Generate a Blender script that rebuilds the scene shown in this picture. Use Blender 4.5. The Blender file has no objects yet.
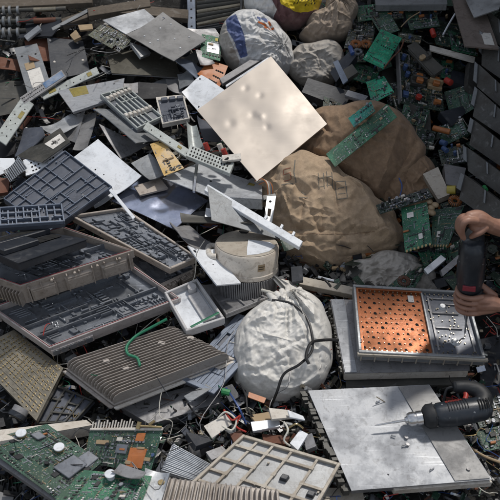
import bpy, math, random
import numpy as np
from mathutils import Vector, noise
R = math.radians
scene = bpy.context.scene
COL = scene.collection

# ------------------------------------------------------------------ camera
CAM = Vector((0.0, 0.0, 2.3)); PITCH = R(35); TF = math.tan(R(17.5))
cd = bpy.data.cameras.new("camera"); cam = bpy.data.objects.new("camera", cd); COL.objects.link(cam)
cam.location = CAM; cam.rotation_euler = (R(90) - PITCH, 0, 0)
cd.sensor_width = 36; cd.angle = R(35); cd.clip_end = 500; cd.clip_start = 0.05
cd.dof.use_dof = True; cd.dof.focus_distance = 3.35; cd.dof.aperture_fstop = 5.0
scene.camera = cam

# ------------------------------------------------------------------ sky, sun, exposure
SUN_EL, SUN_AZ = 68.0, 50.0          # azimuth measured clockwise (to the right) from straight ahead (+y)
world = bpy.data.worlds.new("World"); scene.world = world; world.use_nodes = True
wn = world.node_tree.nodes; wl = world.node_tree.links
for n_ in list(wn): wn.remove(n_)
wo = wn.new("ShaderNodeOutputWorld"); bg = wn.new("ShaderNodeBackground")
sky = wn.new("ShaderNodeTexSky"); sky.sky_type = 'NISHITA'; sky.sun_disc = False
sky.sun_elevation = R(SUN_EL); sky.sun_rotation = R(SUN_AZ); sky.air_density = 1.0; sky.dust_density = 2.0
wt = wn.new("ShaderNodeTexCoord"); wnz = wn.new("ShaderNodeTexNoise"); wnz.inputs["Scale"].default_value = 2.6
wnz.inputs["Detail"].default_value = 5; wr = wn.new("ShaderNodeValToRGB")
wr.color_ramp.elements[0].position = 0.40; wr.color_ramp.elements[1].position = 0.60
wm = wn.new("ShaderNodeMix"); wm.data_type = 'RGBA'
wl.new(wt.outputs["Generated"], wnz.inputs["Vector"]); wl.new(wnz.outputs["Fac"], wr.inputs["Fac"])
wl.new(wr.outputs["Color"], wm.inputs["Factor"]); wl.new(sky.outputs["Color"], wm.inputs["A"])
wm.inputs["B"].default_value = (7.6, 8.0, 8.6, 1)     # sunlit cloud, in the sky texture's own units
wl.new(wm.outputs["Result"], bg.inputs["Color"]); bg.inputs["Strength"].default_value = 0.078
wl.new(bg.outputs["Background"], wo.inputs["Surface"])
sd = bpy.data.lights.new("sun", 'SUN'); sd.energy = 2.6; sd.angle = R(4.5); sd.color = (1.0, 0.95, 0.88)
sun = bpy.data.objects.new("sun", sd); COL.objects.link(sun)
sun.rotation_euler = (-R(90 - SUN_EL), 0, -R(SUN_AZ))
vs = scene.view_settings; vs.view_transform = 'Standard'; vs.look = 'None'; vs.gamma = 1; vs.exposure = 0.06
vs.use_curve_mapping = False

# ------------------------------------------------------------------ pixels (500 x 500) to points
FW = Vector((0, math.cos(PITCH), -math.sin(PITCH))); UPV = Vector((0, math.sin(PITCH), math.cos(PITCH)))
def ray(px, py):
    return (FW + Vector((1, 0, 0)) * ((px - 250) / 250 * TF) + UPV * ((250 - py) / 250 * TF))
def S(x, y):                                       # the general surface of the heap
    z = 0.25 * (y - 1.76)
    if y > 3.9: z += 0.38 * (y - 3.9)
    return z
def at(px, py, h=0.0):                             # point on the ray that lies h above the heap
    d = ray(px, py); lo, hi = 0.5, 9.0
    for _ in range(40):
        m = (lo + hi) / 2; p = CAM + d * m
        if p.z - S(p.x, p.y) - h > 0: lo = m
        else: hi = m
    return CAM + d * lo
def aty(px, py, Y):
    d = ray(px, py); return CAM + d * (Y / d.y)
def hit(px, py, o, n):
    d = ray(px, py); return CAM + d * ((o - CAM).dot(n) / d.dot(n))

class Frame:
    """a parallelogram-like patch: u,v in 0..1 across it, w in metres along its normal"""
    def __init__(s, P, n):
        s.P = P; s.n = n.normalized()
        s.lu = ((P[1] - P[0]).length + (P[2] - P[3]).length) / 2
        s.lv = ((P[3] - P[0]).length + (P[2] - P[1]).length) / 2
        s.c = (P[0] + P[1] + P[2] + P[3]) / 4
        s.left = (P[1] - P[0]).cross(P[3] - P[0]).dot(s.n) < 0
    def p(s, u, v, w=0.0):
        P = s.P
        return P[0] * ((1 - u) * (1 - v)) + P[1] * (u * (1 - v)) + P[2] * (u * v) + P[3] * ((1 - u) * v) + s.n * w
    def sub(s, u0, u1, v0, v1, w=0.0):
        return Frame([s.p(u0, v0, w), s.p(u1, v0, w), s.p(u1, v1, w), s.p(u0, v1, w)], s.n)

SLOPE = Vector((0, -0.25, 1)).normalized()
def frame(q, h=0.1, n=None, Y=None, lam=0.12):
    cx = sum(a[0] for a in q) / 4; cy = sum(a[1] for a in q) / 4
    o = aty(cx, cy, Y) if Y is not None else at(cx, cy, h)
    if n is None:
        best = None
        D = [np.array(ray(*a)) for a in q]; O = np.array(o - CAM)
        for i in range(-10, 11):
            for j in range(-10, 11):
                tx, ty = i * 0.045, j * 0.045
                nn = np.array((tx, -0.24 + ty, 1.0)); nn /= np.linalg.norm(nn)
                k = O.dot(nn); P = [d * (k / d.dot(nn)) for d in D]
                a = P[1] - P[0]; b = P[2] - P[1]; c = P[2] - P[3]; e = P[3] - P[0]
                la, lb, lc, le = [np.linalg.norm(z) for z in (a, b, c, e)]
                cost = ((la - lc) / (la + lc)) ** 2 + ((lb - le) / (lb + le)) ** 2
                for x, y, lx, ly in ((a, b, la, lb), (b, c, lb, lc), (c, e, lc, le), (e, a, le, la)):
                    cost += 0.25 * (x.dot(y) / (lx * ly)) ** 2
                cost += lam * 4 * (tx * tx + ty * ty) * 0.5
                if best is None or cost < best[0]: best = (cost, nn)
        n = Vector(best[1])
    else:
        n = Vector(n).normalized()
    return Frame([hit(a[0], a[1], o, n) for a in q], n)

# ------------------------------------------------------------------ objects
USED = {}
def tag(o, label=None, cat=None, group=None, kind=None):
    if label: o["label"] = label
    if cat: o["category"] = cat
    if group: o["group"] = group
    if kind: o["kind"] = kind
    return o
def thing(name, label, cat, loc, group=None):
    o = bpy.data.objects.new(name, None); COL.objects.link(o); o.location = loc
    o.empty_display_size = 0.05
    return tag(o, label, cat, group)

class MB:
    """collects shapes into one mesh; per-vertex uv in metres"""
    def __init__(s): s.v = []; s.f = []; s.uv = []; s.mi = []; s.sm = []
    def add(s, vs_, fs, uvs=None, mi=0, smooth=False, flip=False):
        b = len(s.v); s.v += [Vector(a) for a in vs_]; s.uv += (uvs or [(a[0], a[1]) for a in vs_])
        for f in fs:
            s.f.append([b + i for i in (reversed(f) if flip else f)]); s.mi.append(mi); s.sm.append(smooth)
    def box(s, F, u0, u1, v0, v1, w0, w1, mi=0, taper=0.0):
        vs_ = []; uv = []
        for w, t in ((w0, 0.0), (w1, taper)):
            du = (u1 - u0) * t / 2; dv = (v1 - v0) * t / 2
            for u, v in ((u0 + du, v0 + dv), (u1 - du, v0 + dv), (u1 - du, v1 - dv), (u0 + du, v1 - dv)):
                vs_.append(F.p(u, v, w)); uv.append((u * F.lu + w, v * F.lv + w))
        s.add(vs_, [(0, 3, 2, 1), (4, 5, 6, 7), (0, 1, 5, 4), (1, 2, 6, 5), (2, 3, 7, 6), (3, 0, 4, 7)], uv, mi, False, F.left)
    def boxm(s, F, cu, cv, du, dv, w0, w1, mi=0, taper=0.0):      # centre in u,v; size in metres
        s.box(F, cu - du / F.lu / 2, cu + du / F.lu / 2, cv - dv / F.lv / 2, cv + dv / F.lv / 2, w0, w1, mi, taper)
    def cyl(s, F, cu, cv, r, w0, w1, seg=12, mi=0, r2=None):
        r2 = r if r2 is None else r2; vs_ = []; uv = []
        for w, rr in ((w0, r), (w1, r2)):
            for k in range(seg):
                a = 2 * math.pi * k / seg
                u = cu + rr * math.cos(a) / F.lu; v = cv + rr * math.sin(a) / F.lv
                vs_.append(F.p(u, v, w)); uv.append((u * F.lu + w, v * F.lv + w))
        fs = [tuple(range(seg, 2 * seg)), tuple(reversed(range(seg)))] + [(k, (k + 1) % seg, seg + (k + 1) % seg, seg + k) for k in range(seg)]
        s.add(vs_, fs, uv, mi, False, F.left)
    def tube(s, pts, r, seg=8, mi=0, caps=True, smooth=True, flat=1.0):
        pts = [Vector(p) for p in pts]; n = len(pts)
        rr = r if isinstance(r, (list, tuple)) else [r] * n
        vs_ = []; uv = []; L = 0; prev = None
        for i, p in enumerate(pts):
            t = (pts[min(i + 1, n - 1)] - pts[max(i - 1, 0)])
            if t.length < 1e-9: t = Vector((0, 0, 1))
            t.normalize()
            if prev is None:
                a = t.cross(Vector((0.3, 0.2, 1))); a.normalize()
            else:
                a = prev - t * prev.dot(t)
                if a.length < 1e-6: a = t.cross(Vector((1, 0.2, 0.1)))
                a.normalize()
            prev = a; b = t.cross(a)
            if i: L += (p - pts[i - 1]).length
            for k in range(seg):
                an = 2 * math.pi * k / seg
                vs_.append(p + a * (math.cos(an) * rr[i]) + b * (math.sin(an) * rr[i] * flat)); uv.append((L, an * rr[i]))
        fs = []
        for i in range(n - 1):
            for k in range(seg):
                k2 = (k + 1) % seg
                fs.append((i * seg + k, i * seg + k2, (i + 1) * seg + k2, (i + 1) * seg + k))
        if caps: fs += [tuple(reversed(range(seg))), tuple(range((n - 1) * seg, n * seg))]
        s.add(vs_, fs, uv, mi, smooth)
    def sheet(s, F, th, fn=None, nu=14, nv=14, mi=0, smooth=True, mask=None):
        """curved closed sheet; fn(u,v) -> lift in metres"""
        fn = fn or (lambda u, v: 0.0)
        idx = {}; vs_ = []; uv = []
        for side, off in ((0, 0.0), (1, -th)):
            for j in range(nv + 1):
                for i in range(nu + 1):
                    u = i / nu; v = j / nv
                    idx[side, i, j] = len(vs_); vs_.append(F.p(u, v, fn(u, v) + off)); uv.append((u * F.lu, v * F.lv))
        fs = []
        ok = lambda i, j: 0 <= i < nu and 0 <= j < nv and (mask is None or mask((i + .5) / nu, (j + .5) / nv))
        for j in range(nv):
            for i in range(nu):
                if not ok(i, j): continue
                a, b, c, d = (i, j), (i + 1, j), (i + 1, j + 1), (i, j + 1)
                fs.append([idx[(0,) + q] for q in (a, b, c, d)]); fs.append([idx[(1,) + q] for q in (d, c, b, a)])
                for (di, dj), (p, q) in (((0, -1), (a, b)), ((1, 0), (b, c)), ((0, 1), (c, d)), ((-1, 0), (d, a))):
                    if not ok(i + di, j + dj):
                        fs.append([idx[(0,) + q], idx[(0,) + p], idx[(1,) + p], idx[(1,) + q]])
        s.add(vs_, fs, uv, mi, smooth, F.left)
    def blob(s, c, r, axes=(1, 1, 1), seg=10, rings=7, mi=0, rot=None):
        vs_ = []; 
        for j in range(rings + 1):
            ph = math.pi * j / rings
            for k in range(seg):
                a = 2 * math.pi * k / seg
                d = Vector((math.sin(ph) * math.cos(a) * axes[0], math.sin(ph) * math.sin(a) * axes[1], math.cos(ph) * axes[2])) * r
                if rot: d = rot @ d
                vs_.append(Vector(c) + d)
        fs = [(j * seg + k, (j + 1) * seg + k, (j + 1) * seg + (k + 1) % seg, j * seg + (k + 1) % seg) for j in range(rings) for k in range(seg)]
        s.add(vs_, fs, None, mi, True)
    def build(s, name, mat, parent=None, bevel=0.0, smooth_angle=None):
        me = bpy.data.meshes.new(name)
        off = parent_origin(parent) if parent else Vector((0, 0, 0))
        me.from_pydata([tuple(v - off) for v in s.v], [], s.f)
        ul = me.uv_layers.new(name="UVMap")
        li = np.zeros(len(me.loops), dtype=np.int32); me.loops.foreach_get("vertex_index", li)
        uvs = np.array(s.uv, dtype=np.float32)[li] if len(li) else np.zeros((0, 2), np.float32)
        ul.data.foreach_set("uv", uvs.ravel())
        for m in (mat if isinstance(mat, (list, tuple)) else [mat]): me.materials.append(m)
        me.polygons.foreach_set("material_index", s.mi); me.polygons.foreach_set("use_smooth", s.sm)
        if any(s.sm):
            try: me.set_sharp_from_angle(angle=R(40))
            except Exception: pass
        me.update()
        o = bpy.data.objects.new(name, me); COL.objects.link(o)
        if parent: o.parent = parent
        if bevel > 0:
            b = o.modifiers.new("edge", 'BEVEL'); b.width = bevel; b.segments = 1; b.limit_method = 'ANGLE'; b.angle_limit = R(50)
            b.harden_normals = False
        return o
def parent_origin(o):
    p = Vector((0, 0, 0))
    while o is not None: p += o.location; o = o.parent
    return p
def topmesh(mb, name, mat, label, cat, group=None, kind=None, loc=None, bevel=0.0):
    """a thing that is one mesh, with its origin at its own place"""
    if loc is None:
        loc = sum(mb.v, Vector((0, 0, 0))) / max(1, len(mb.v))
    for i in range(len(mb.v)): mb.v[i] = mb.v[i] - loc
    o = mb.build(name, mat, None, bevel); o.location = loc
    return tag(o, label, cat, group, kind)
def smoothpts(pts, n=6):
    pts = [Vector(p) for p in pts]
    if len(pts) < 3: return pts
    out = []
    for i in range(len(pts) - 1):
        p0 = pts[max(i - 1, 0)]; p1 = pts[i]; p2 = pts[i + 1]; p3 = pts[min(i + 2, len(pts) - 1)]
        for k in range(n):
            t = k / n
            out.append(0.5 * ((2 * p1) + (p2 - p0) * t + (2 * p0 - 5 * p1 + 4 * p2 - p3) * t * t + (3 * p1 - p0 - 3 * p2 + p3) * t ** 3))
    out.append(pts[-1]); return out

# ------------------------------------------------------------------ materials
def newmat(name):
    m = bpy.data.materials.new(name); m.use_nodes = True
    nt = m.node_tree; b = nt.nodes["Principled BSDF"]
    return m, nt, b
def N(nt, t, **kw):
    n = nt.nodes.new(t)
    for k, v in kw.items():
        if hasattr(n, k): setattr(n, k, v)
        else: n.inputs[k.replace("_", " ")].default_value = v
    return n
def ramp(nt, src, stops):
    r = nt.nodes.new("ShaderNodeValToRGB"); e = r.color_ramp.elements
    while len(e) < len(stops): e.new(0.5)
    for i, (p, c) in enumerate(stops):
        e[i].position = p; e[i].color = (c, c, c, 1) if isinstance(c, (int, float)) else (*c, 1)
    nt.links.new(src, r.inputs["Fac"]); return r.outputs["Color"]
def mixc(nt, fac, a, b):
    m = nt.nodes.new("ShaderNodeMix"); m.data_type = 'RGBA'
    for k, v in (("Factor", fac), ("A", a), ("B", b)):
        if isinstance(v, bpy.types.NodeSocket): nt.links.new(v, m.inputs[k])
        elif k == "Factor": m.inputs[k].default_value = v
        else: m.inputs[k].default_value = (*v, 1)
    return m.outputs["Result"]
def bump(nt, b, src, dist, strength=1.0, prev=None):
    bp = nt.nodes.new("ShaderNodeBump"); bp.inputs["Distance"].default_value = dist; bp.inputs["Strength"].default_value = strength
    nt.links.new(src, bp.inputs["Height"])
    if prev: nt.links.new(prev, bp.inputs["Normal"])
    nt.links.new(bp.outputs["Normal"], b.inputs["Normal"]); return bp.outputs["Normal"]

def worn(name, col, rough=0.5, metal=0.0, dirt=0.35, dirtcol=(0.10, 0.085, 0.07), scratch=0.25, scratchcol=None, seed=0, bumpd=0.0006, spec=0.5, waves=0.0025, dents=0.0, vary=1.0):
    """scrap surface: base colour, big dirt patches, fine specks, scratches, uneven gloss"""
    m, nt, b = newmat(name); L = nt.links
    tc = N(nt, "ShaderNodeTexCoord"); oi = N(nt, "ShaderNodeObjectInfo")
    mp = N(nt, "ShaderNodeVectorMath", operation='ADD')
    cb = N(nt, "ShaderNodeCombineXYZ")
    sc_ = N(nt, "ShaderNodeMath", operation='MULTIPLY'); sc_.inputs[1].default_value = 37.0
    L.new(oi.outputs["Random"], sc_.inputs[0]); L.new(sc_.outputs[0], cb.inputs[0]); L.new(sc_.outputs[0], cb.inputs[2]); cb.inputs[1].default_value = seed * 3.1
    L.new(tc.outputs["Object"], mp.inputs[0]); L.new(cb.outputs[0], mp.inputs[1])
    P = mp.outputs[0]
    n1 = N(nt, "ShaderNodeTexNoise"); n1.inputs["Scale"].default_value = 7; n1.inputs["Detail"].default_value = 9; n1.inputs["Roughness"].default_value = 0.68
    L.new(P, n1.inputs["Vector"])
    n2 = N(nt, "ShaderNodeTexNoise"); n2.inputs["Scale"].default_value = 90; n2.inputs["Detail"].default_value = 5; n2.inputs["Roughness"].default_value = 0.7
    L.new(P, n2.inputs["Vector"])
    f1 = ramp(nt, n1.outputs["Fac"], [(0.62 - dirt * 0.35, 0.0), (0.80 - dirt * 0.2, 1.0)])
    f2 = ramp(nt, n2.outputs["Fac"], [(0.60 - dirt * 0.1, 0.0), (0.74, 1.0)])
    var = ramp(nt, n1.outputs["Fac"], [(0.28, 1 - .32 * vary), (0.5, 0.98), (0.72, 1 + .2 * vary)])
    mul = N(nt, "ShaderNodeMix"); mul.data_type = 'RGBA'; mul.blend_type = 'MULTIPLY'; mul.inputs["Factor"].default_value = 1
    mul.inputs["A"].default_value = (*col, 1); L.new(var, mul.inputs["B"])
    c = mul.outputs["Result"]
    # scratches : stretched noise along a per-object direction
    rt = N(nt, "ShaderNodeMapping"); rt.inputs["Scale"].default_value = (6, 160, 60); rt.inputs["Rotation"].default_value = (0.2, 0.1, 0.5 + seed)
    L.new(P, rt.inputs["Vector"])
    n3 = N(nt, "ShaderNodeTexNoise"); n3.inputs["Scale"].default_value = 1.0; n3.inputs["Detail"].default_value = 6
    L.new(rt.outputs[0], n3.inputs["Vector"])
    f3 = ramp(nt, n3.outputs["Fac"], [(0.60, 0.0), (0.70, 1.0)])
    sc2 = scratchcol or tuple(min(0.85, x * 1.5 + 0.06) for x in col)
    mm = N(nt, "ShaderNodeMath", operation='MULTIPLY'); L.new(f3, mm.inputs[0]); mm.inputs[1].default_value = scratch
    c = mixc(nt, mm.outputs[0], c, sc2)
    d1 = N(nt, "ShaderNodeMath", operation='MULTIPLY'); L.new(f1, d1.inputs[0]); d1.inputs[1].default_value = min(1, dirt * 1.5)
    c = mixc(nt, d1.outputs[0], c, dirtcol)
    d2 = N(nt, "ShaderNodeMath", operation='MULTIPLY'); L.new(f2, d2.inputs[0]); d2.inputs[1].default_value = min(1, dirt * 1.3)
    c = mixc(nt, d2.outputs[0], c, tuple(x * 0.6 for x in dirtcol))
    ns = N(nt, "ShaderNodeTexNoise"); ns.inputs["Scale"].default_value = 19; ns.inputs["Detail"].default_value = 6; ns.inputs["Distortion"].default_value = 1.8
    L.new(P, ns.inputs["Vector"])
    fs_ = ramp(nt, ns.outputs["Fac"], [(0.57, 0.0), (0.63, 0.55), (0.66, 0.15), (0.80, 0.5)])
    ms = N(nt, "ShaderNodeMath", operation='MULTIPLY'); L.new(fs_, ms.inputs[0]); ms.inputs[1].default_value = min(1, dirt * 1.6)
    c = mixc(nt, ms.outputs[0], c, tuple(x * 0.75 for x in dirtcol))
    fl_ = ramp(nt, ns.outputs["Fac"], [(0.28, 1.0), (0.40, 0.0)])
    ml = N(nt, "ShaderNodeMath", operation='MULTIPLY'); L.new(fl_, ml.inputs[0]); ml.inputs[1].default_value = min(.6, dirt * .9)
    c = mixc(nt, ml.outputs[0], c, tuple(x * 0.6 + 0.13 for x in col))
    L.new(c, b.inputs["Base Color"])
    if metal > 0:
        inv = N(nt, "ShaderNodeMath", operation='MULTIPLY_ADD'); L.new(d1.outputs[0], inv.inputs[0]); inv.inputs[1].default_value = -metal; inv.inputs[2].default_value = metal
        L.new(inv.outputs[0], b.inputs["Metallic"])
    rr = N(nt, "ShaderNodeMath", operation='MULTIPLY_ADD'); rr.use_clamp = True
    L.new(n1.outputs["Fac"], rr.inputs[0]); rr.inputs[1].default_value = 0.5; rr.inputs[2].default_value = rough - 0.25
    r2 = N(nt, "ShaderNodeMath", operation='ADD'); r2.use_clamp = True; L.new(rr.outputs[0], r2.inputs[0])
    d3 = N(nt, "ShaderNodeMath", operation='MULTIPLY'); L.new(d1.outputs[0], d3.inputs[0]); d3.inputs[1].default_value = 0.35; L.new(d3.outputs[0], r2.inputs[1])
    L.new(r2.outputs[0], b.inputs["Roughness"])
    b.inputs["Specular IOR Level"].default_value = spec
    nb = bump(nt, b, n2.outputs["Fac"], bumpd, 0.6)
    nb = bump(nt, b, n3.outputs["Fac"], bumpd * 0.6, 0.5, nb)
    if waves > 0:
        n4 = N(nt, "ShaderNodeTexNoise"); n4.inputs["Scale"].default_value = 5; n4.inputs["Detail"].default_value = 2
        L.new(P, n4.inputs["Vector"]); nb = bump(nt, b, n4.outputs["Fac"], waves, 1.0, nb)
    return m
MAT = {}
def wm_(k, *a, **kw): MAT[k] = worn(k, *a, **kw)
wm_('alu', (0.50, 0.52, 0.54), 0.42, 0.75, 0.35, seed=1)
wm_('alu_bright', (0.66, 0.69, 0.73), 0.40, 0.6, 0.28, (0.16, 0.15, 0.14), scratch=0.5, seed=2)
wm_('alu_dull', (0.30, 0.30, 0.31), 0.5, 0.55, 0.4, seed=3)
wm_('steel_grey', (0.26, 0.275, 0.29), 0.45, 0.5, 0.35, seed=4)
wm_('steel_blue', (0.15, 0.18, 0.235), 0.42, 0.35, 0.3, seed=5)
wm_('slate', (0.095, 0.105, 0.13), 0.42, 0.25, 0.28, (0.12, 0.115, 0.11), seed=6)
wm_('dark_plate', (0.055, 0.055, 0.05), 0.5, 0.2, 0.4, (0.10, 0.09, 0.075), seed=7)
wm_('black', (0.012, 0.012, 0.014), 0.45, 0.0, 0.2, (0.06, 0.055, 0.05), seed=8)
wm_('near_black', (0.022, 0.026, 0.034), 0.40, 0.1, 0.25, (0.07, 0.065, 0.06), seed=9)
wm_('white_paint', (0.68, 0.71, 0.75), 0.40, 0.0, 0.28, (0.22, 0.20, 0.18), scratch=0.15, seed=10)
wm_('offwhite', (0.60, 0.57, 0.52), 0.5, 0.0, 0.45, (0.25, 0.20, 0.15), seed=11)
wm_('beige_cast', (0.39, 0.345, 0.305), 0.55, 0.15, 0.45, (0.15, 0.115, 0.085), seed=12)
wm_('pink_cast', (0.45, 0.41, 0.395), 0.5, 0.1, 0.40, (0.15, 0.12, 0.10), seed=13)
wm_('tray_inside', (0.21, 0.225, 0.25), 0.26, 0.5, 0.32, (0.06, 0.055, 0.05), seed=14, scratch=0.5)
wm_('light_grey_green', (0.40, 0.43, 0.42), 0.5, 0.2, 0.38, (0.16, 0.15, 0.12), seed=15)
wm_('scratched_plate', (0.33, 0.345, 0.37), 0.50, 0.15, 0.40, (0.13, 0.125, 0.12), scratch=0.9, scratchcol=(0.50, 0.52, 0.55), seed=16)
wm_('lid_grey', (0.33, 0.34, 0.35), 0.45, 0.15, 0.35, (0.17, 0.15, 0.12), seed=17)
wm_('lid_rib', (0.42, 0.38, 0.32), 0.55, 0.1, 0.45, (0.18, 0.14, 0.10), seed=18)
wm_('rust', (0.13, 0.05, 0.028), 0.75, 0.0, 0.4, (0.06, 0.03, 0.02), seed=19)
wm_('bronze', (0.30, 0.27, 0.21), 0.32, 0.75, 0.35, (0.07, 0.06, 0.045), seed=20)
wm_('copper', (0.25, 0.078, 0.026), 0.38, 0.55, 0.45, (0.30, 0.10, 0.03), scratch=0.3, seed=21)
wm_('wood', (0.10, 0.08, 0.06), 0.75, 0.0, 0.45, (0.04, 0.035, 0.03), scratch=0.5, seed=22)
wm_('grey_plastic', (0.46, 0.455, 0.46), 0.42, 0.0, 0.3, (0.2, 0.18, 0.16), seed=23)
wm_('brass', (0.40, 0.31, 0.16), 0.35, 0.75, 0.25, seed=24)
wm_('chrome', (0.62, 0.62, 0.62), 0.2, 0.95, 0.15, seed=25)
wm_('red_rubber', (0.25, 0.03, 0.045), 0.5, 0.0, 0.2, seed=26)
wm_('green_wire', (0.005, 0.14, 0.07), 0.35, 0.0, 0.1, seed=27)
wm_('green_strap', (0.01, 0.12, 0.06), 0.5, 0.0, 0.1, seed=28)
wm_('black_cable', (0.012, 0.012, 0.013), 0.42, 0.0, 0.2, (0.05, 0.045, 0.04), seed=29)
wm_('red_wire', (0.35, 0.03, 0.02), 0.4, 0.0, 0.15, seed=30)
wm_('blue_wire', (0.03, 0.07, 0.22), 0.4, 0.0, 0.15, seed=31)
wm_('white_wire', (0.6, 0.58, 0.52), 0.4, 0.0, 0.25, seed=32)
wm_('yellow', (0.42, 0.34, 0.06), 0.5, 0.0, 0.25, (0.2, 0.15, 0.05), seed=33)
wm_('gold_label', (0.28, 0.23, 0.06), 0.5, 0.0, 0.5, seed=34)
wm_('paper', (0.68, 0.66, 0.62), 0.7, 0.0, 0.35, (0.25, 0.22, 0.2), seed=35)
wm_('blue_print', (0.06, 0.14, 0.28), 0.5, 0.0, 0.55, (0.4, 0.4, 0.4), seed=36)
wm_('orange', (0.36, 0.13, 0.04), 0.45, 0.0, 0.2, seed=37)
wm_('blue_part', (0.05, 0.09, 0.20), 0.4, 0.0, 0.3, seed=38)
wm_('red_part', (0.34, 0.03, 0.02), 0.4, 0.0, 0.3, seed=39)
wm_('chip', (0.015, 0.016, 0.017), 0.4, 0.0, 0.15, (0.08, 0.08, 0.075), seed=40)
wm_('can', (0.22, 0.235, 0.26), 0.38, 0.55, 0.35, seed=41)
wm_('orange_board', (0.42, 0.14, 0.04), 0.5, 0.0, 0.3, (0.12, 0.05, 0.02), seed=42)
wm_('yellow_board', (0.55, 0.36, 0.12), 0.5, 0.1, 0.4, (0.55, 0.52, 0.48), seed=43)
wm_('drill_body', (0.016, 0.022, 0.031), 0.42, 0.0, 0.22, (0.06, 0.055, 0.05), seed=44)
wm_('drill_rubber', (0.012, 0.014, 0.017), 0.6, 0.0, 0.25, (0.05, 0.045, 0.04), seed=45)
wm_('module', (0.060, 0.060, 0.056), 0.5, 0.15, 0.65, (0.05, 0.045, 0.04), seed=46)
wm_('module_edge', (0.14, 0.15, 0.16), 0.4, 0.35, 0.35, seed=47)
wm_('wall', (0.20, 0.19, 0.175), 0.85, 0.0, 0.5, (0.10, 0.09, 0.08), seed=48)
wm_('olive_plate', (0.075, 0.07, 0.055), 0.5, 0.2, 0.4, (0.03, 0.03, 0.025), seed=49)
wm_('grey_paint', (0.215, 0.215, 0.215), 0.5, 0.15, 0.33, (0.10, 0.095, 0.09), seed=50)
wm_('green_part', (0.02, 0.20, 0.06), 0.45, 0.0, 0.2, seed=51)
wm_('brown_grey', (0.21, 0.175, 0.155), 0.6, 0.05, 0.5, (0.10, 0.075, 0.06), seed=63)
wm_('sink', (0.40, 0.365, 0.335), 0.5, 0.25, 0.42, (0.15, 0.12, 0.095), seed=64)
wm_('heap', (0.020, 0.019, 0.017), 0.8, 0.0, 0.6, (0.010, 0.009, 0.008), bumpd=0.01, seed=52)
wm_('shirt', (0.010, 0.011, 0.014), 0.9, 0.0, 0.2, (0.03, 0.028, 0.026), scratch=0.0, seed=53)
wm_('mirror', (0.40, 0.365, 0.33), 0.50, 0.80, 0.02, (0.40, 0.33, 0.27), scratch=0.06, seed=54, bumpd=0.00006, waves=0.0, vary=.15)
wm_('mirror_blue', (0.46, 0.50, 0.62), 0.22, 0.9, 0.10, (0.12, 0.09, 0.08), scratch=0.12, seed=55, bumpd=0.0001, waves=0.02)
wm_('hole', (0.006, 0.006, 0.006), 0.9, 0.0, 0.0, scratch=0, seed=56)
wm_('film', (0.24, 0.24, 0.245), 0.28, 0.2, 0.3, seed=57)
wm_('tan_part', (0.32, 0.235, 0.14), 0.5, 0.0, 0.2, seed=58)

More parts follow.
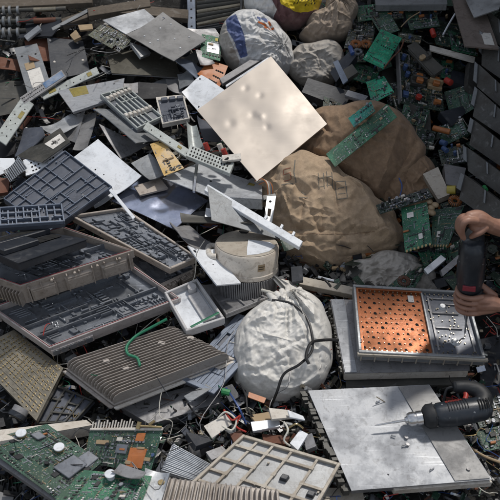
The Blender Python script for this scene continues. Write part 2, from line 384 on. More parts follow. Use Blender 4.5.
def pcb_mat(name, g1, g2, pads=0.5, trace=0.5, silk=0.3):
    m, nt, b = newmat(name); L = nt.links
    uv = N(nt, "ShaderNodeUVMap"); oi = N(nt, "ShaderNodeObjectInfo"); ad = N(nt, "ShaderNodeVectorMath", operation='ADD')
    L.new(uv.outputs[0], ad.inputs[0]); L.new(oi.outputs["Random"], ad.inputs[1]); P = ad.outputs[0]
    v1 = N(nt, "ShaderNodeTexVoronoi"); v1.distance = 'MANHATTAN'; v1.inputs["Scale"].default_value = 70; L.new(P, v1.inputs["Vector"])
    v2 = N(nt, "ShaderNodeTexVoronoi"); v2.distance = 'CHEBYCHEV'; v2.inputs["Scale"].default_value = 190; L.new(P, v2.inputs["Vector"])
    v3 = N(nt, "ShaderNodeTexVoronoi"); v3.inputs["Scale"].default_value = 130; L.new(P, v3.inputs["Vector"])
    nz = N(nt, "ShaderNodeTexNoise"); nz.inputs["Scale"].default_value = 14; nz.inputs["Detail"].default_value = 6; L.new(P, nz.inputs["Vector"])
    wv = N(nt, "ShaderNodeTexWave"); wv.inputs["Scale"].default_value = 90; wv.inputs["Distortion"].default_value = 0.6; wv.bands_direction = 'DIAGONAL'; L.new(P, wv.inputs["Vector"])
    c = mixc(nt, ramp(nt, nz.outputs["Fac"], [(0.4, 0.0), (0.6, 1.0)]), g1, g2)
    t1 = ramp(nt, v1.outputs["Distance"], [(0.30, 0.0), (0.34, trace), (0.40, trace), (0.44, 0.0)])
    c = mixc(nt, t1, c, tuple(x * 1.9 + 0.02 for x in g2))
    t3 = ramp(nt, wv.outputs["Fac"], [(0.80, 0.0), (0.88, 1.0)])
    rg = ramp(nt, nz.outputs["Fac"], [(0.52, 0.0), (0.55, trace)])
    mu = N(nt, "ShaderNodeMath", operation='MULTIPLY'); L.new(t3, mu.inputs[0]); L.new(rg, mu.inputs[1])
    c = mixc(nt, mu.outputs[0], c, tuple(x * 2.4 + 0.03 for x in g2))
    pd = ramp(nt, v3.outputs["Distance"], [(0.16, 1.0), (0.22, 0.0)])
    rn = ramp(nt, v3.outputs["Color"], [(0.62 - pads * 0.3, 0.0), (0.64 - pads * 0.3, 1.0)])
    mu2 = N(nt, "ShaderNodeMath", operation='MULTIPLY'); L.new(pd, mu2.inputs[0]); L.new(rn, mu2.inputs[1])
    c = mixc(nt, mu2.outputs[0], c, (0.30, 0.32, 0.29))
    sk = ramp(nt, v2.outputs["Color"], [(0.86 - silk * 0.2, 0.0), (0.88 - silk * 0.2, 1.0)])
    sk2 = ramp(nt, v2.outputs["Distance"], [(0.18, 1.0), (0.24, 0.0)])
    mu3 = N(nt, "ShaderNodeMath", operation='MULTIPLY'); L.new(sk, mu3.inputs[0]); L.new(sk2, mu3.inputs[1])
    c = mixc(nt, mu3.outputs[0], c, (0.42, 0.36, 0.22))
    dt = N(nt, "ShaderNodeTexNoise"); dt.inputs["Scale"].default_value = 5; dt.inputs["Detail"].default_value = 8; L.new(P, dt.inputs["Vector"])
    c = mixc(nt, ramp(nt, dt.outputs["Fac"], [(0.50, 0.0), (0.80, 0.7)]), c, (0.07, 0.065, 0.05))
    L.new(c, b.inputs["Base Color"]); b.inputs["Roughness"].default_value = 0.5
    bump(nt, b, v3.outputs["Distance"], 0.0006, 0.6)
    return m
MAT['pcb'] = pcb_mat('pcb', (0.016, 0.050, 0.032), (0.022, 0.066, 0.042), 0.6, 0.6, 0.6)
MAT['pcb_bright'] = pcb_mat('pcb_bright', (0.015, 0.22, 0.12), (0.02, 0.28, 0.16), 0.75, 0.7, 0.3)
MAT['pcb_mid'] = pcb_mat('pcb_mid', (0.014, 0.085, 0.047), (0.02, 0.115, 0.06), 0.7, 0.7, 0.4)
MAT['pcb_dark'] = pcb_mat('pcb_dark', (0.008, 0.022, 0.015), (0.011, 0.030, 0.02), 0.5, 0.5, 0.4)
MAT['pcb_olive'] = pcb_mat('pcb_olive', (0.035, 0.045, 0.025), (0.05, 0.06, 0.035), 0.8, 0.7, 0.8)
MAT['pcb_teal'] = pcb_mat('pcb_teal', (0.01, 0.14, 0.11), (0.02, 0.18, 0.15), 0.8, 0.7, 0.5)

def cloth_mat(name, col, col2, weave=260, stain=0.4, staincol=(0.10, 0.07, 0.045), rough=0.85, wb=0.0007, trans=0.0, spec=0.2, crump=0.013, cs=11):
    m, nt, b = newmat(name); L = nt.links
    uv = N(nt, "ShaderNodeUVMap"); tc = N(nt, "ShaderNodeTexCoord")
    w1 = N(nt, "ShaderNodeTexWave"); w1.bands_direction = 'X'; w1.inputs["Scale"].default_value = weave / 3; w1.inputs["Distortion"].default_value = 2.2; w1.inputs["Detail"].default_value = 2
    w2 = N(nt, "ShaderNodeTexWave"); w2.bands_direction = 'Y'; w2.inputs["Scale"].default_value = weave / 3; w2.inputs["Distortion"].default_value = 1.2; w2.inputs["Detail"].default_value = 2
    L.new(uv.outputs[0], w1.inputs["Vector"]); L.new(uv.outputs[0], w2.inputs["Vector"])
    mx = N(nt, "ShaderNodeMath", operation='MAXIMUM'); L.new(w1.outputs["Fac"], mx.inputs[0]); L.new(w2.outputs["Fac"], mx.inputs[1])
    n1 = N(nt, "ShaderNodeTexNoise"); n1.inputs["Scale"].default_value = 6; n1.inputs["Detail"].default_value = 8; n1.inputs["Roughness"].default_value = 0.6
    L.new(tc.outputs["Object"], n1.inputs["Vector"])
    n2 = N(nt, "ShaderNodeTexNoise"); n2.inputs["Scale"].default_value = 55; n2.inputs["Detail"].default_value = 6; n2.inputs["Roughness"].default_value = 0.7
    L.new(tc.outputs["Object"], n2.inputs["Vector"])
    c = mixc(nt, ramp(nt, n1.outputs["Fac"], [(0.35, 0.0), (0.65, 1.0)]), col, col2)
    c = mixc(nt, ramp(nt, n2.outputs["Fac"], [(0.40, 0.45), (0.62, 0.0)]), c, tuple(x * 0.6 for x in col))
    mm = N(nt, "ShaderNodeMath", operation='MULTIPLY'); L.new(ramp(nt, mx.outputs[0], [(0.5, 1.0), (0.9, 0.0)]), mm.inputs[0]); mm.inputs[1].default_value = 0.42
    c = mixc(nt, mm.outputs[0], c, tuple(x * 0.45 for x in col))
    n3 = N(nt, "ShaderNodeTexNoise"); n3.inputs["Scale"].default_value = 3.5; n3.inputs["Detail"].default_value = 10; n3.inputs["Roughness"].default_value = 0.72
    n3.inputs["Distortion"].default_value = 0.6
    L.new(tc.outputs["Object"], n3.inputs["Vector"])
    c = mixc(nt, ramp(nt, n3.outputs["Fac"], [(0.52, 0.0), (0.72, stain)]), c, staincol)
    L.new(c, b.inputs["Base Color"]); b.inputs["Roughness"].default_value = rough; b.inputs["Specular IOR Level"].default_value = spec
    b.inputs["Sheen Weight"].default_value = 0.1
    vo = N(nt, "ShaderNodeTexNoise"); vo.noise_type = 'RIDGED_MULTIFRACTAL'; vo.inputs["Scale"].default_value = cs * .8; vo.inputs["Detail"].default_value = 3; vo.inputs["Distortion"].default_value = .5
    dm = N(nt, "ShaderNodeVectorMath", operation='MULTIPLY_ADD'); n5 = N(nt, "ShaderNodeTexNoise"); n5.inputs["Scale"].default_value = 7; n5.inputs["Detail"].default_value = 4
    L.new(tc.outputs["Object"], n5.inputs["Vector"]); L.new(n5.outputs["Color"], dm.inputs[0]); dm.inputs[1].default_value = (.12, .12, .12); L.new(tc.outputs["Object"], dm.inputs[2])
    L.new(dm.outputs[0], vo.inputs["Vector"])
    vo2 = N(nt, "ShaderNodeTexNoise"); vo2.noise_type = 'RIDGED_MULTIFRACTAL'; vo2.inputs["Scale"].default_value = cs * 2.4; vo2.inputs["Detail"].default_value = 2; L.new(dm.outputs[0], vo2.inputs["Vector"])
    sm1 = ramp(nt, vo.outputs["Fac"], [(0.25, 0.0), (1.0, 1.0)]); sm2 = ramp(nt, vo2.outputs["Fac"], [(0.25, 0.0), (1.0, 1.0)])
    nb = bump(nt, b, sm1, crump, 0.8); nb = bump(nt, b, sm2, crump * 0.4, 0.8, nb)
    nb = bump(nt, b, mx.outputs[0], wb, 0.8, nb); bump(nt, b, n2.outputs["Fac"], 0.002, 0.6, nb)
    return m
MAT['burlap'] = cloth_mat('burlap', (0.42, 0.31, 0.205), (0.52, 0.39, 0.27), 240, 0.55, crump=.012, cs=5)
MAT['burlap_dark'] = cloth_mat('burlap_dark', (0.29, 0.195, 0.125), (0.37, 0.255, 0.165), 240, 0.5, (0.08, 0.05, 0.035), crump=.012, cs=5)
MAT['bag_white'] = cloth_mat('bag_white', (0.78, 0.76, 0.71), (0.83, 0.81, 0.77), 420, 0.25, (0.34, 0.30, 0.24), 0.5, 0.0003, spec=0.4, crump=.013, cs=13)
MAT['bag_grey'] = cloth_mat('bag_grey', (0.42, 0.39, 0.35), (0.50, 0.47, 0.43), 420, 0.45, (0.16, 0.13, 0.10), 0.6, 0.0003, spec=0.3)
MAT['bag_pale'] = cloth_mat('bag_pale', (0.66, 0.66, 0.66), (0.75, 0.75, 0.74), 420, 0.4, (0.22, 0.19, 0.15), 0.5, 0.0003, spec=0.35)
MAT['bag_brown'] = cloth_mat('bag_brown', (0.36, 0.29, 0.23), (0.45, 0.37, 0.29), 420, 0.45, (0.14, 0.10, 0.07), 0.6, 0.0003)
MAT['band_blue'] = cloth_mat('band_blue', (0.09, 0.12, 0.26), (0.12, 0.16, 0.32), 420, 0.3, (0.3, 0.3, 0.32), 0.5, 0.0003)
MAT['bag_maroon'] = cloth_mat('bag_maroon', (0.12, 0.055, 0.06), (0.20, 0.11, 0.11), 420, 0.5, (0.35, 0.28, 0.26), 0.5, 0.0003)
MAT['bag_yellow'] = cloth_mat('bag_yellow', (0.75, 0.55, 0.02), (0.80, 0.62, 0.04), 420, 0.15, (0.4, 0.3, 0.05), 0.45, 0.0003)
MAT['ink_red'] = cloth_mat('ink_red', (0.30, 0.12, 0.075), (0.38, 0.20, 0.13), 240, 0.3)
MAT['ink_blue'] = cloth_mat('ink_blue', (0.17, 0.165, 0.145), (0.29, 0.24, 0.18), 240, 0.3)
MAT['print_orange'] = cloth_mat('print_orange', (0.65, 0.14, 0.03), (0.65, 0.18, 0.05), 420, 0.2)
MAT['ink_dark'] = cloth_mat('ink_dark', (0.04, 0.03, 0.02), (0.05, 0.04, 0.03), 420, 0.1)

def skin_mat():
    m, nt, b = newmat('skin'); L = nt.links
    tc = N(nt, "ShaderNodeTexCoord"); n1 = N(nt, "ShaderNodeTexNoise"); n1.inputs["Scale"].default_value = 22; n1.inputs["Detail"].default_value = 6
    L.new(tc.outputs["Object"], n1.inputs["Vector"])
    n2 = N(nt, "ShaderNodeTexNoise"); n2.inputs["Scale"].default_value = 260; n2.inputs["Detail"].default_value = 3; L.new(tc.outputs["Object"], n2.inputs["Vector"])
    c = mixc(nt, ramp(nt, n1.outputs["Fac"], [(0.35, 0.0), (0.65, 1.0)]), (0.25, 0.13, 0.09), (0.34, 0.19, 0.135))
    L.new(c, b.inputs["Base Color"]); b.inputs["Roughness"].default_value = 0.5
    b.inputs["Subsurface Weight"].default_value = 0.08; b.inputs["Subsurface Radius"].default_value = (0.01, 0.004, 0.002)
    bump(nt, b, n2.outputs["Fac"], 0.0006, 0.6); return m
MAT['skin'] = skin_mat()
wm_('hair', (0.010, 0.008, 0.007), 0.55, 0.0, 0.0, scratch=0.3, seed=60, bumpd=0.004)
wm_('nail', (0.42, 0.27, 0.21), 0.35, 0.0, 0.1, scratch=0, seed=62)
# ------------------------------------------------------------------ builders of scrap pieces
G = lambda m: MAT[m] if isinstance(m, str) else m
def bendfn(F, amp=0.004, seed=0, curl=0.0, dents=None, axis=0, corner=0.016):
    def fn(u, v):
        p = Vector((u * F.lu * 5 + seed * 7.7, v * F.lv * 5, seed * 1.3))
        w = (noise.noise(p) * amp + noise.noise(p * 3.1) * amp * 0.35)
        t = (u if axis == 0 else v)
        w += curl * ((t - 0.5) ** 2 * 4)
        if seed and seed != 16 and corner:
            uu = u if seed % 2 else 1 - u; vv = v if seed % 3 else 1 - v
            k_ = max(0.0, uu + vv - 1.45) / .55; w += corner * k_ * k_ * (1 if seed % 5 else -.6)
            k_ = max(0.0, (1 - uu) + vv * .6 - 1.3) / .3; w += corner * .5 * k_
        for (du, dv, r, d) in (dents or []):
            q = ((u - du) * F.lu) ** 2 + ((v - dv) * F.lv) ** 2
            w += d * math.exp(-q / (r * r))
        return w
    return fn
def extras(F, root, ex, fn=None):
    fn = fn or (lambda u, v: 0)
    screws = [e for e in ex if e[0] in ('screw', 'hole')]
    for e in ex:
        k = e[0]
        if k == 'label':       # label, u0,u1,v0,v1, mat, name
            _, u0, u1, v0, v1, mt, nm = e[:7]
            b = MB(); um, vm = (u0 + u1) / 2, (v0 + v1) / 2
            Fs = F.sub(u0, u1, v0, v1)
            b.sheet(Fs, 0.0008, lambda u, v: fn(u0 + (u1 - u0) * u, v0 + (v1 - v0) * v) + 0.0022, 8, 8)
            b.build(nm, G(mt), root)
        elif k == 'screw':
            _, u, v, r, mt = e[:5]
            b = MB(); w = fn(u, v); b.cyl(F, u, v, r, w - 0.002, w + 0.0035, 10, 0, r * 0.7); b.build('screw', G(mt), root)
    hs = [e for e in ex if e[0] == 'hole']
    if hs:
        b = MB()
        for e in hs:
            _, u, v, r = e[:4]; w = fn(u, v); b.cyl(F, u, v, r, w - 0.001, w + 0.0009, 10)
        o = b.build('hole_pattern', MAT['hole'], root)
def holes(rows, us, r=0.004):
    return [('hole', u, v, r) for v in rows for u in us]
def panel(name, label, cat, q, h, mat, th=0.004, amp=0.003, seed=0, curl=0.0, dents=None, ex=(), group=None, n=None, Y=None, axis=0, nu=14, nv=14, mask=None, flange=(), lam=0.12):
    F = frame(q, h, n, Y, lam); fn = bendfn(F, amp, seed, curl, dents, axis, 0 if any(e[0] == 'label' for e in ex) else .016)
    root = thing(name, label, cat, F.c, group)
    b = MB(); b.sheet(F, th, fn, nu, nv, mask=mask); b.build('sheet', G(mat), root)
    for side, d in flange:     # folded edge going down by d
        b = MB(); e = 0.006
        a = {'d': (0, 1, 1 - e / F.lv, 1.0), 'u': (0, 1, 0, e / F.lv), 'l': (0, e / F.lu, 0, 1), 'r': (1 - e / F.lu, 1, 0, 1)}[side]
        b.box(F, *a, -d, 0.003); b.build('folded_edge', G(mat), root)
    extras(F, root, ex, fn); return F, root
def slab(name, label, cat, q, h, mat, depth=0.03, ex=(), group=None, n=None, Y=None, side=None, bev=0.003, lip=0.0, lam=0.12, amp=0.0, seed=0):
    """closed casing: box with a slightly raised top plate"""
    F = frame(q, h, n, Y, lam); root = thing(name, label, cat, F.p(.5, .5, -depth), group)
    b = MB(); b.box(F, 0, 1, 0, 1, -depth, -0.002); b.build('casing', G(side or mat), root, bev)
    b = MB(); b.sheet(F.sub(-.005, 1.005, -.005, 1.005), 0.003, bendfn(F, amp, seed, corner=0) if amp else None, 10, 10); b.build('top_plate', G(mat), root)
    extras(F, root, ex); return F, root
def bar(name, label, cat, p0, p1, wpx, h, mat, th=0.012, ex=(), group=None, h1=None, ends=None, lam=0.5):
    """long strip from pixel p0 to p1, wpx pixels wide"""
    d = Vector((p1[0] - p0[0], p1[1] - p0[1], 0)); nrm = Vector((-d.y, d.x, 0)).normalized() * wpx / 2
    q = [(p0[0] + nrm.x, p0[1] + nrm.y), (p1[0] + nrm.x, p1[1] + nrm.y), (p1[0] - nrm.x, p1[1] - nrm.y), (p0[0] - nrm.x, p0[1] - nrm.y)]
    F = frame(q, h, SLOPE)
    if h1 is not None:
        dz = Vector((0, 0, 1)) * (h1 - h)
        a = at(*q[0], h); F = Frame([at(*q[0], h), at(*q[1], h1), at(*q[2], h1), at(*q[3], h)], SLOPE)
    root = thing(name, label, cat, F.c, group)
    b = MB(); b.box(F, 0, 1, 0, 1, -th, 0); b.build('strip', G(mat), root, 0.0015)
    extras(F, root, ex); return F, root
def gridlid(name, label, cat, q, h, mat, ribmat=None, depth=0.03, us=(.2, .4, .6, .8), vs_=(.25, .5, .75), rib=0.006, seed=0, group=None, n=None, skip=0.2, pads=0, lam=0.12, floor=0.5, rim=1.0, split=0.0):
    rnd = random.Random(seed); F = frame(q, h, n, None, lam); root = thing(name, label, cat, F.p(.5, .5, -depth), group)
    ribmat = ribmat or mat; fl = -depth * floor
    b = MB(); b.box(F, 0, 1, 0, 1, -depth, fl); b.build('base', G(mat), root)
    b = MB(); r_ = rib / F.lu * 1.3; s_ = rib / F.lv * 1.3
    b.box(F, 0, r_, 0, 1, fl, 0); b.box(F, 1 - r_, 1, 0, 1, fl, 0); b.box(F, r_, 1 - r_, 0, s_, fl, 0); b.box(F, r_, 1 - r_, 1 - s_, 1, fl, 0)
    b.build('rim', G(ribmat), root, 0.0015)
    b = MB(); U = [0] + list(us) + [1]; V = [0] + list(vs_) + [1]; ru = rib / F.lu / 2; rv = rib / F.lv / 2
    for i, u in enumerate(us):
        for j in range(len(V) - 1):
            if rnd.random() < skip: continue
            z = -0.002 - rnd.choice((0, 0, 0.001, 0.003))
            b.box(F, u - ru, u + ru, V[j] + rv, V[j + 1] - rv, fl, z)
    for j, v in enumerate(vs_):
        for i in range(len(U) - 1):
            if rnd.random() < skip: continue
            b.box(F, U[i] + ru, U[i + 1] - ru, v - rv, v + rv, fl, -0.0035)
        for u in us: b.box(F, u - ru * 1.5, u + ru * 1.5, v - rv * 1.5, v + rv * 1.5, fl, -0.001)
    for k in range(int(split * 30)):
        i = rnd.randrange(len(U) - 1); j = rnd.randrange(len(V) - 1); t = rnd.uniform(.3, .7)
        m_ = U[i] + (U[i + 1] - U[i]) * t
        b.box(F, m_ - ru * .7, m_ + ru * .7, V[j] + rv, V[j + 1] - rv, fl, fl * 0.45 - 0.0037 - k * 1e-5)
    b.build('ribs', G(ribmat), root)
    for k in range(8):
        bb = MB(); u, v = rnd.random() * .9 + .05, rnd.random() * .9 + .05
        bb.cyl(F, u, v, 0.004, fl, fl * 0.3, 8); bb.build('boss', G(ribmat), root)
    for (u, v) in (pads or []):
        b = MB(); b.boxm(F, u, v, 0.028, 0.022, fl, 0.004, taper=.15); b.build('rubber_pad', MAT['near_black'], root, 0.002)
    return F, root
def tray(name, label, cat, q, h, depth, outer, inner, seed=0, group=None, n=None, wall=0.012, floor=0.035, gasket=True, ports=None, pockets=None, fins=False, clutter=30, lam=0.12, studs=0, rimw=1.0):
    rnd = random.Random(seed); F = frame(q, h, n, None, lam); root = thing(name, label, cat, F.p(.5, .5, -depth), group)
    a = wall / F.lu; c = wall / F.lv
    b = MB()
    b.box(F, 0, 1, 0, c, -floor, 0); b.box(F, 0, 1, 1 - c, 1, -floor, 0); b.box(F, 0, a, c, 1 - c, -floor, 0); b.box(F, 1 - a, 1, c, 1 - c, -floor, 0)
    b.build('rim', G(outer), root, 0.002)
    b = MB(); b.box(F, 0.012, .988, 0.012, .988, -depth, -floor - 0.0005, taper=0.0); b.build('housing', G(outer), root, 0.003)
    b = MB(); b.box(F, a, 1 - a, c, 1 - c, -floor, -floor + 0.003); b.build('floor_plate', G(inner), root)
    # compartments and lumps inside, in axis-aligned steps
    b = MB(); us = [a]; 
    while us[-1] < 1 - a: us.append(us[-1] + rnd.uniform(.07, .22))
    us = us[:-1] + [1 - a]
    for u in (us[1:-1] if clutter else ()):
        v0 = rnd.choice((c, .3, .5)); v1 = rnd.choice((1 - c, .7, .5)); 
        if v1 - v0 < .15: v1 = 1 - c
        b.box(F, u - .002 / F.lu, u + .002 / F.lu, v0, v1, -floor + .003, -floor * rnd.uniform(.25, .6))
    for k in range(5 if clutter else 0):
        v = rnd.uniform(.12, .88); u0 = rnd.choice(us[:-1]); u1 = min(1 - a, u0 + rnd.uniform(.15, .4))
        b.box(F, u0 + .002, u1, v - .002 / F.lv, v + .002 / F.lv, -floor + .003, -floor * rnd.uniform(.3, .65))
    if b.v: b.build('partition', G(inner), root)
    for mt, cnt in ((('inner', clutter), ('can', clutter // 3), ('chrome', clutter // 4)) if clutter else ()):
        b = MB()
        k = 0; cnt = int(cnt * 1.5)
        while k < cnt:
            u, v = rnd.uniform(.06, .9), rnd.uniform(.06, .92); su, sv = rnd.choice(((.004, .05), (.05, .004), (.02, .012), (.009, .009), (.03, .022), (.008, .03))); hz = rnd.uniform(.004, .020) if mt == 'inner' else rnd.uniform(.003, .009)
            run = rnd.choice((1, 2, 3, 5)); dr = rnd.random() < .5
            for q_ in range(run):
                uu = u + (q_ * (su + .008) / F.lu if dr else 0); vv = v + (0 if dr else q_ * (sv + .008) / F.lv); k += 1
                if uu > .94 or vv > .94: break
                if mt == 'chrome': b.cyl(F, uu, vv, .0026, -floor + .003, -floor * .6, 8)
                else: b.boxm(F, uu, vv, su, sv, -floor + .003, -floor + .003 + hz + q_ * 1e-4, taper=.06)
        o_ = b.build({'inner': 'cast_blocks', 'can': 'shield_cans', 'chrome': 'studs'}[mt], G(inner) if mt == 'inner' else MAT[mt], root, .0012); o_['kind'] = 'stuff'
    if gasket:
        b = MB(); g = 0.55
        pts = [F.p(a * g, c * g, .0015), F.p(1 - a * g, c * g, .0015), F.p(1 - a * g, 1 - c * g, .0015), F.p(a * g, 1 - c * g, .0015), F.p(a * g, c * g, .0015)]
        b.tube(pts, 0.0013, 6, smooth=False); b.build('gasket', MAT['red_rubber'], root)
    # side work: 'd' = v=1 side, 'r' = u=1 side etc.
    def sideframe(s):
        C = {'u': (0, 0, 1, 0), 'd': (0, 1, 1, 1), 'l': (0, 0, 0, 1), 'r': (1, 0, 1, 1)}[s]
        A, B = F.p(C[0], C[1], 0), F.p(C[2], C[3], 0); nn = (B - A).cross(F.n).normalized()
        if nn.dot((A + B) / 2 - F.c) < 0: nn = -nn
        return Frame([A, B, B - F.n * depth, A - F.n * depth], nn)
    for s in (ports or {}):
        Fs = sideframe(s); 
        for t in ports[s]:
            b = MB(); b.boxm(Fs, t, .55, depth * .62, depth * .62, -0.002, .006); pc = b.build('port_collar', G(outer), root, .002)
            b = MB(); b.cyl(Fs, t, .55, depth * .24, .006, .009, 16); b.build('port', MAT['can'], pc)
    for s in (pockets or {}):
        Fs = sideframe(s); b = MB()
        for t0, t1 in pockets[s]:
            b.box(Fs, t0, t1, .22, .9, -0.003, 0.012, taper=.10)
            b.box(Fs, t0 + .02, t1 - .02, .30, .80, .012, 0.016, taper=.10)
        b.build('side_pocket', G(outer), root, .003)
        b = MB()
        for k in range(9): b.boxm(Fs, (k + .5) / 9, .5, .005, depth * .85, -0.004, .010 + .004 * (k % 2))
        for k in range(5): b.cyl(Fs, (k + .3) / 5, .14, .006, -.002, .012, 10)
        b.build('side_rib', G(outer), root, .001)
    if fins:
        b = MB(); Fs = sideframe(fins)
        nf = int(Fs.lu / .014)
        for k in range(nf): b.boxm(Fs, (k + .5) / nf, .66, .004, depth * .66, -.005, .016)
        b.build('cooling_fins', G(outer), root)
    return F, root
def heatsink(name, label, cat, q, h, mat, base=0.03, fin=0.03, nf=14, along='u', th=0.004, seed=0, group=None, n=None, lam=0.12, notch=True, lip=None, bosses=4):
    rnd = random.Random(seed); F = frame(q, h, n, None, lam); root = thing(name, label, cat, F.p(.5, .5, -fin - base), group)
    b = MB(); b.box(F, 0, 1, 0, 1, -fin - base, -fin); b.build('base', G(mat), root, .003)
    b = MB()
    for k in range(nf):
        t = (k + .5) / nf; L = F.lv if along == 'u' else F.lu; d = th / L / 2
        w0 = -fin - 0.001; lean = rnd.uniform(-.15, .15) * d
        LL = F.lu if along == 'u' else F.lv; e0 = rnd.uniform(.002, .006) / LL; e1 = 1 - rnd.uniform(.002, .006) / LL; tp = -rnd.uniform(0, .002)
        r1 = fin * .55 / LL; prof = [(e0, w0), (e0, w0 * .55), (e0 + r1 * .3, w0 * .22), (e0 + r1, tp), (e1 - r1, tp), (e1 - r1 * .3, w0 * .22), (e1, w0 * .55), (e1, w0)]
        vs_ = []; uv = []
        for sd_ in (-d, d):
            for (a_, z_) in prof:
                c_ = t + lean + sd_ * (1.25 if z_ < w0 * .5 else .8); vs_.append(F.p(a_, c_, z_) if along == 'u' else F.p(c_, a_, z_)); uv.append((a_ * LL, c_ * L))
        n8 = 8; b.add(vs_, [tuple(range(n8)), tuple(reversed(range(n8, 2 * n8)))] + [(i, i + n8, (i + 1) % n8 + n8, (i + 1) % n8) for i in range(n8)], uv, 0, False, F.left if along == 'u' else not F.left)
    b.build('cooling_fins', G(mat), root, 0.0008)
    for k in range(bosses):
        b = MB(); u, v = [(.25, .28), (.3, .55), (.72, .3), (.93, .4), (.5, .8), (.1, .7)][k]
        b.cyl(F, u, v, .012, -fin, -.004, 14); b.build('screw_boss', G(mat), root, .0015)
    if lip:
        for s in lip:
            b = MB()
            if s == 'd': b.box(F, -.01, 1.01, 1.0, 1.0 + .016 / F.lv, -fin - base, -fin - base * .45)
            if s == 'l': b.box(F, -.016 / F.lu, 0.0, 0, 1, -fin - base, -fin - base * .45)
            if s == 'r': b.box(F, 1.0, 1 + .016 / F.lu, -.01, 1.01, -fin - base, -fin - base * .3)
            b.build('base_lip', G('offwhite' if s == 'd' else mat), root, .003)
    return F, root
def components(F, root, seed, dens=1.0, top=0.0, big=3, region=(0.03, .97, .03, .97), palette=None, tall=1.0):
    rnd = random.Random(seed); area = F.lu * F.lv
    u0, u1, v0, v1 = region; A = area * (u1 - u0) * (v1 - v0)
    def pos(): return rnd.uniform(u0, u1), rnd.uniform(v0, v1)
    for nm, mt, per, szs, hh, kind in (
        ('solder_dots', 'can', 5200, (.0012, .0026), .0015, 'cyl'), ('small_chips', 'chip', 1500, (.003, .010), .0025, 'box'),
        ('small_resistors', 'tan_part', 1600, (.0015, .004), .002, 'box'), ('white_parts', 'paper', 500, (.002, .006), .0025, 'box'),
        ('metal_parts', 'can', 450, (.004, .012), .004, 'box')):
        if palette and nm not in palette: continue
        cnt = max(2, min(420, int(per * A * dens))); b = MB()
        k = 0
        while k < cnt:
            u, v = pos(); run = rnd.choice((1, 1, 2, 3, 5, 8)); du_, dv_ = rnd.choice(((1, 0), (0, 1))); s1, s2 = rnd.uniform(*szs), rnd.uniform(*szs) * .8; hk = hh * rnd.uniform(.6, 1.4) * tall
            pitch = max(s1, s2) * rnd.uniform(1.25, 1.9)
            for q_ in range(run):
                uu, vv = u + du_ * q_ * pitch / F.lu, v + dv_ * q_ * pitch / F.lv; k += 1
                if not (u0 < uu < u1 and v0 < vv < v1): break
                if kind == 'cyl': b.cyl(F, uu, vv, s1, top, top + hh * tall, 6)
                else: b.boxm(F, uu, vv, s1, s2, top, top + hk)
        o = b.build(nm, MAT[mt], root); o["kind"] = "stuff"
    for k in range(big):
        u, v = pos(); b = MB(); t = rnd.random()
        if t < .4: b.boxm(F, u, v, rnd.uniform(.012, .025), rnd.uniform(.012, .022), top, top + .004 * tall); b.build('chip', MAT['chip'], root, .0008)
        elif t < .7: b.cyl(F, u, v, rnd.uniform(.005, .008), top, top + .014 * tall, 14); b.build('capacitor', MAT[rnd.choice(('chip', 'blue_part', 'can'))], root, .0008)
        else: b.boxm(F, u, v, rnd.uniform(.015, .03), rnd.uniform(.006, .012), top, top + .008 * tall); b.build('connector', MAT[rnd.choice(('offwhite', 'chip', 'orange', 'tan_part'))], root, .0008)
def pcb(name, label, q, h, mat='pcb', seed=0, dens=1.0, big=4, cat='circuit board', th=0.0025, group=None, n=None, Y=None, tall=1.0, ex=(), lam=0.12, mask=None, amp=0.001, tabs=None, nu=8, nv=8):
    F = frame(q, h, n, Y, lam); root = thing(name, label, cat, F.c, group)
    b = MB(); b.sheet(F, th, bendfn(F, amp, seed, corner=0), nu, nv, mask=mask, smooth=False); b.build('board', G(mat), root)
    components(F, root, seed, dens, amp * .3, big, tall=tall)
    if tabs:
        b = MB()
        for k in range(tabs): b.boxm(F, (k + .5) / tabs, 1.0, F.lu / tabs * .5, .012, -.001, .003)
        b.build('edge_contacts', MAT['brass'], root)
    extras(F, root, ex); return F, root
def cable(name, label, pts, r, mat, cat='cable', group=None, n=8, seg=8):
    P = smoothpts([at(*p) for p in pts], n); b = MB(); b.tube(P, r, seg)
    return topmesh(b, name, G(mat), label, cat, group)

